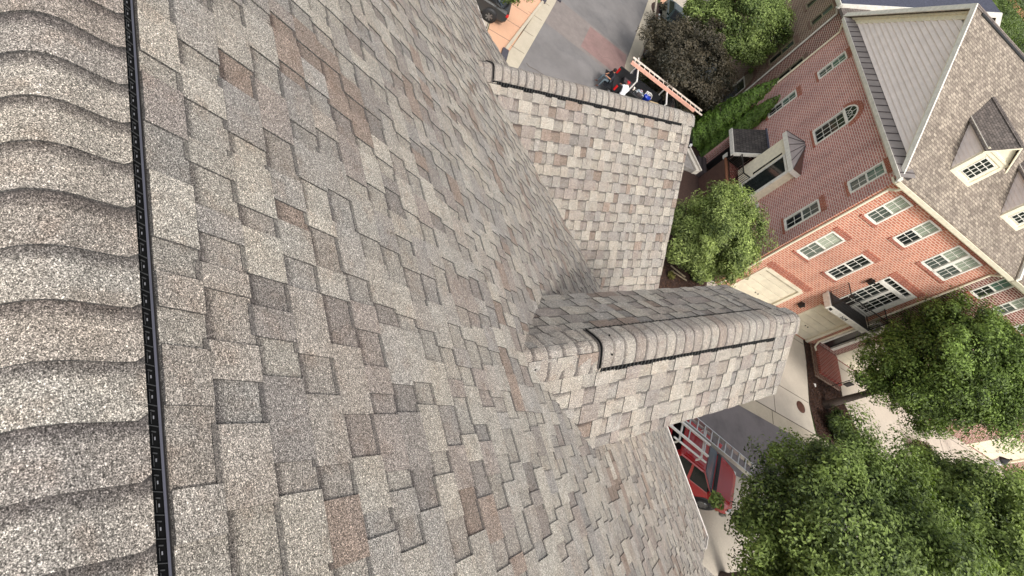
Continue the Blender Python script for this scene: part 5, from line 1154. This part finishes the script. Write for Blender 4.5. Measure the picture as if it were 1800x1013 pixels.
tree('maple_tree', 'dark green tree with a bare brown trunk growing from the mulch bed', (.84,30.32,0), 1.9, (1.0,31.2,6.1), (3.0,3.2,3.7), 480, 150000, .122, lin('#1f2f15'), lin('#93ab55'), 31, .19, clump_r=.62)
tree('flowering_tree', 'small yellow-green tree with narrow leaves between the roof and the bay window', (-7.5,24.0,0), .8, (-7.9,22.65,2.8), (2.2,2.3,2.3), 260, 75000, .13, lin('#2f401d'), lin('#b2c272'), 41, .11, clump_r=.46, aspect=.34)
tree('plum_tree', 'dark purple leaved tree over the parked pickups at the top', (-21.3,30.5,0), .8, (-20.6,29.0,2.5), (3.2,3.5,2.3), 300, 75000, .13, lin('#171c12'), lin('#625948'), 51, .14, mat='pleaf', clump_r=.5)
tree('ash_tree', 'bright green tree in front of the brown brick house, top edge', (-25.6,34.0,0), 1.6, (-23.0,33.4,4.9), (3.1,3.6,2.9), 280, 80000, .135, lin('#33461d'), lin('#a0b268'), 61, .17, clump_r=.6)
tree('young_tree', 'green treetop touching the charcoal car at the roof edge', (-23.4,17.6,0), 1.4, (-22.2,16.1,2.6), (1.1,1.0,1.0), 40, 3500, .15, lin('#33451d'), lin('#8fa555'), 71, .08, clump_r=.35, nlimb=6)
def conifer(label, base, top, r0, seed, n=15000):
    t = thing('arborvitae', label, 'conifer', base, 0, 'clipped conifers by the porch'); h_ = top[2]; r = np.random.default_rng(seed)
    z = h_*(1-np.sqrt(r.random(n))*.99); a = r.random(n)*6.283; prof = r0*np.clip((1-z/h_)**.65, .02, 1)*(1+.13*np.sin(a*5+z*3)+.08*np.sin(z*11+a*3)); q = .72+.28*r.random(n)**.5
    off = (z/h_)[:, None]*np.array([[top[0], top[1], 0]]); P = np.stack([prof*q*np.cos(a), prof*q*np.sin(a), z], 1)+off
    nr = np.stack([np.cos(a), np.sin(a), .5+0*a], 1)+r.normal(size=(n, 3))*.35
    f = np.clip((q-.72)/.28*.6+r.normal(size=n)*.2+.2, 0, 1)[:, None]; col = np.array(lin('#223515'))*(1-f)+np.array(lin('#6c8a3a'))*f
    leafmesh('foliage', M['cleaf'], t, P, nr, .13*(.6+.8*r.random(n)), col, .5, seed=seed)
    trunk(t, [(0,0,0),(top[0]*.8,top[1]*.8,h_*.8)], [.09,.02])
conifer('tall clipped conifer by the downspout, the upper of two beside the porch', (-16.9,30.3,0), (.45,.2,5.9), 1.05, 3)
conifer('tall clipped conifer nearest the porch canopy, the lower of two', (-15.6,31.0,0), (-.1,-.2,5.5), 1.0, 4)
def bush(label, u, v, r, h_, seed, n=5000, base='#1d2a14', tip='#56682f', name='shrub', mat='leaf', size=.1, group=None):
    t = thing(name, label, 'shrub', Wd(u, v, .01), 0, group)
    crown(t, (0,0,h_*.5), (r,r,h_*.5), 40, n, size, lin(base), lin(tip), mat, seed, clump_r=r*.34, name='foliage')
    trunk(t, [(0,0,0),(0,0,h_*.5)], [.03,.015], name='stem')
bush('low green shrub at the foot of the purple tree by the kerb', -5.0, -14.3, 1.1, .9, 81, 8000)
bush('dark low shrub between the purple tree and the white ladder', -3.9, -13.0, 1.0, .9, 82, 7000, '#1c2813', '#4a5a2c')
bush('rounded green shrub just above the brick walk near the conifers', -1.9, -15.6, 1.1, 1.1, 83, 8000, '#253318', '#6a7d3a')
bush('dark bluish shrub beside the clipped conifers', -.9, -13.6, .7, 1.0, 84, 5000, '#141d14', '#3f4d3a')
bush('small dark shrub in the bark bed below the yellow-green tree', -1.7, .4, .6, .8, 85, 3500, '#161f10', '#4f5f30')
bush('tiny yellowish seedling in the bark bed next to the roof edge', -3.2, 1.6, .22, .3, 86, 350, '#4a4c24', '#9a9450', size=.09)
bush('dark green shrub against the driveway mulch under the trees', 8.3, 4.9, .8, .9, 87, 6000, '#16200f', '#5a6b38')
bush('low planter shrub in front of the second garage', 16.5, 3.2, .8, .8, 88, 4000, '#2c1f18', '#6b5240')
bush('leafy shrub under the right hand trees by the far walk', 18.5, 4.5, 1.0, 1.0, 89, 5000, '#2b3a1b', '#8b9c5c')
for k, (x, y, r_, hh, s) in enumerate(((-46,120,7,11,91),(-30,104,6,9.5,92),(-60,150,10,13,93),(-20,95,6,8,94),(-75,185,13,15,95))):
    tree('far_tree', ['far green tree behind the brown roof ridge, nearest the frame edge','far pale green tree just right of the gable peak','distant green tree below the clay coloured ground','far olive tree at the right edge above the dormers','most distant tree crown in the top right corner'][k], (x, y, 0), hh*.3, (x, y, hh*.6), (r_, r_, hh*.42), 130, 16000, .42, lin('#2f3d1d'), lin('#7f9152'), s, .3, clump_r=r_*.2, nlimb=5, group='trees beyond the roofs')
lg = thing('log', 'two thin pale branches lying in the bark bed beside the roof edge', 'branch', Wd(-2.2,1.0,.05), 0)
m = MB(); m.tube((0,0,0),(-.6,-.9,.12),.05,.04,8); m.tube((.2,0,0),(-.35,-.95,.06),.045,.03,8); m.build('branch', M['wfence'], lg)
r = np.random.default_rng(5)
def litter(name, poly, n, size, c0, c1, mat='leaf', z=.03, seed=1, up=1.):
    r = np.random.default_rng(seed); P = []
    x0, x1 = min(p[0] for p in poly), max(p[0] for p in poly); y0, y1 = min(p[1] for p in poly), max(p[1] for p in poly)
    def inside(x, y):
        c = False
        for i in range(len(poly)):
            (a, b), (c_, d) = poly[i], poly[i-1]
            if (b > y) != (d > y) and x < (c_-a)*(y-b)/(d-b)+a: c = not c
        return c
    while len(P) < n:
        x, y = r.uniform(x0, x1), r.uniform(y0, y1)
        if inside(x, y): P.append(Wd(x, y, z+r.random()*.03))
    P = np.array(P); f = r.random(n)[:, None]; col = np.array(lin(c0))*(1-f)+np.array(lin(c1))*f
    nr = r.normal(size=(n, 3))*.5+np.array([0, 0, up]); t = leafmesh(name, M[mat], None, P, nr, size*(.5+r.random(n)), col, .5, seed=seed, kind='stuff')
    t['label'] = {'bark_chips': 'loose brown bark chips covering the planting beds', 'ground_cover': 'low green ground cover between kerb and purple tree'}[name]; t['category'] = name.replace('_', ' '); return t
litter('bark_chips', [(7.1,.0),(10.0,.2),(9.9,2.6),(11.0,4.4),(12.6,5.7),(7.1,5.7),(6.85,4.2)], 9000, .07, '#241712', '#6b4c3d', z=.022, seed=3)
litter('bark_chips', [(-5.9,-3.1),(-.7,-3.0),(-.7,5.7),(-5.9,5.7)], 9000, .07, '#241712', '#7a5a49', z=.016, seed=4)
litter('ground_cover', [(-6.3,-16.0),(-6.5,-12.0),(-5.6,-11.3),(-4.4,-12.2),(-4.2,-16)], 9000, .09, '#26321a', '#68753c', z=.05, seed=6)
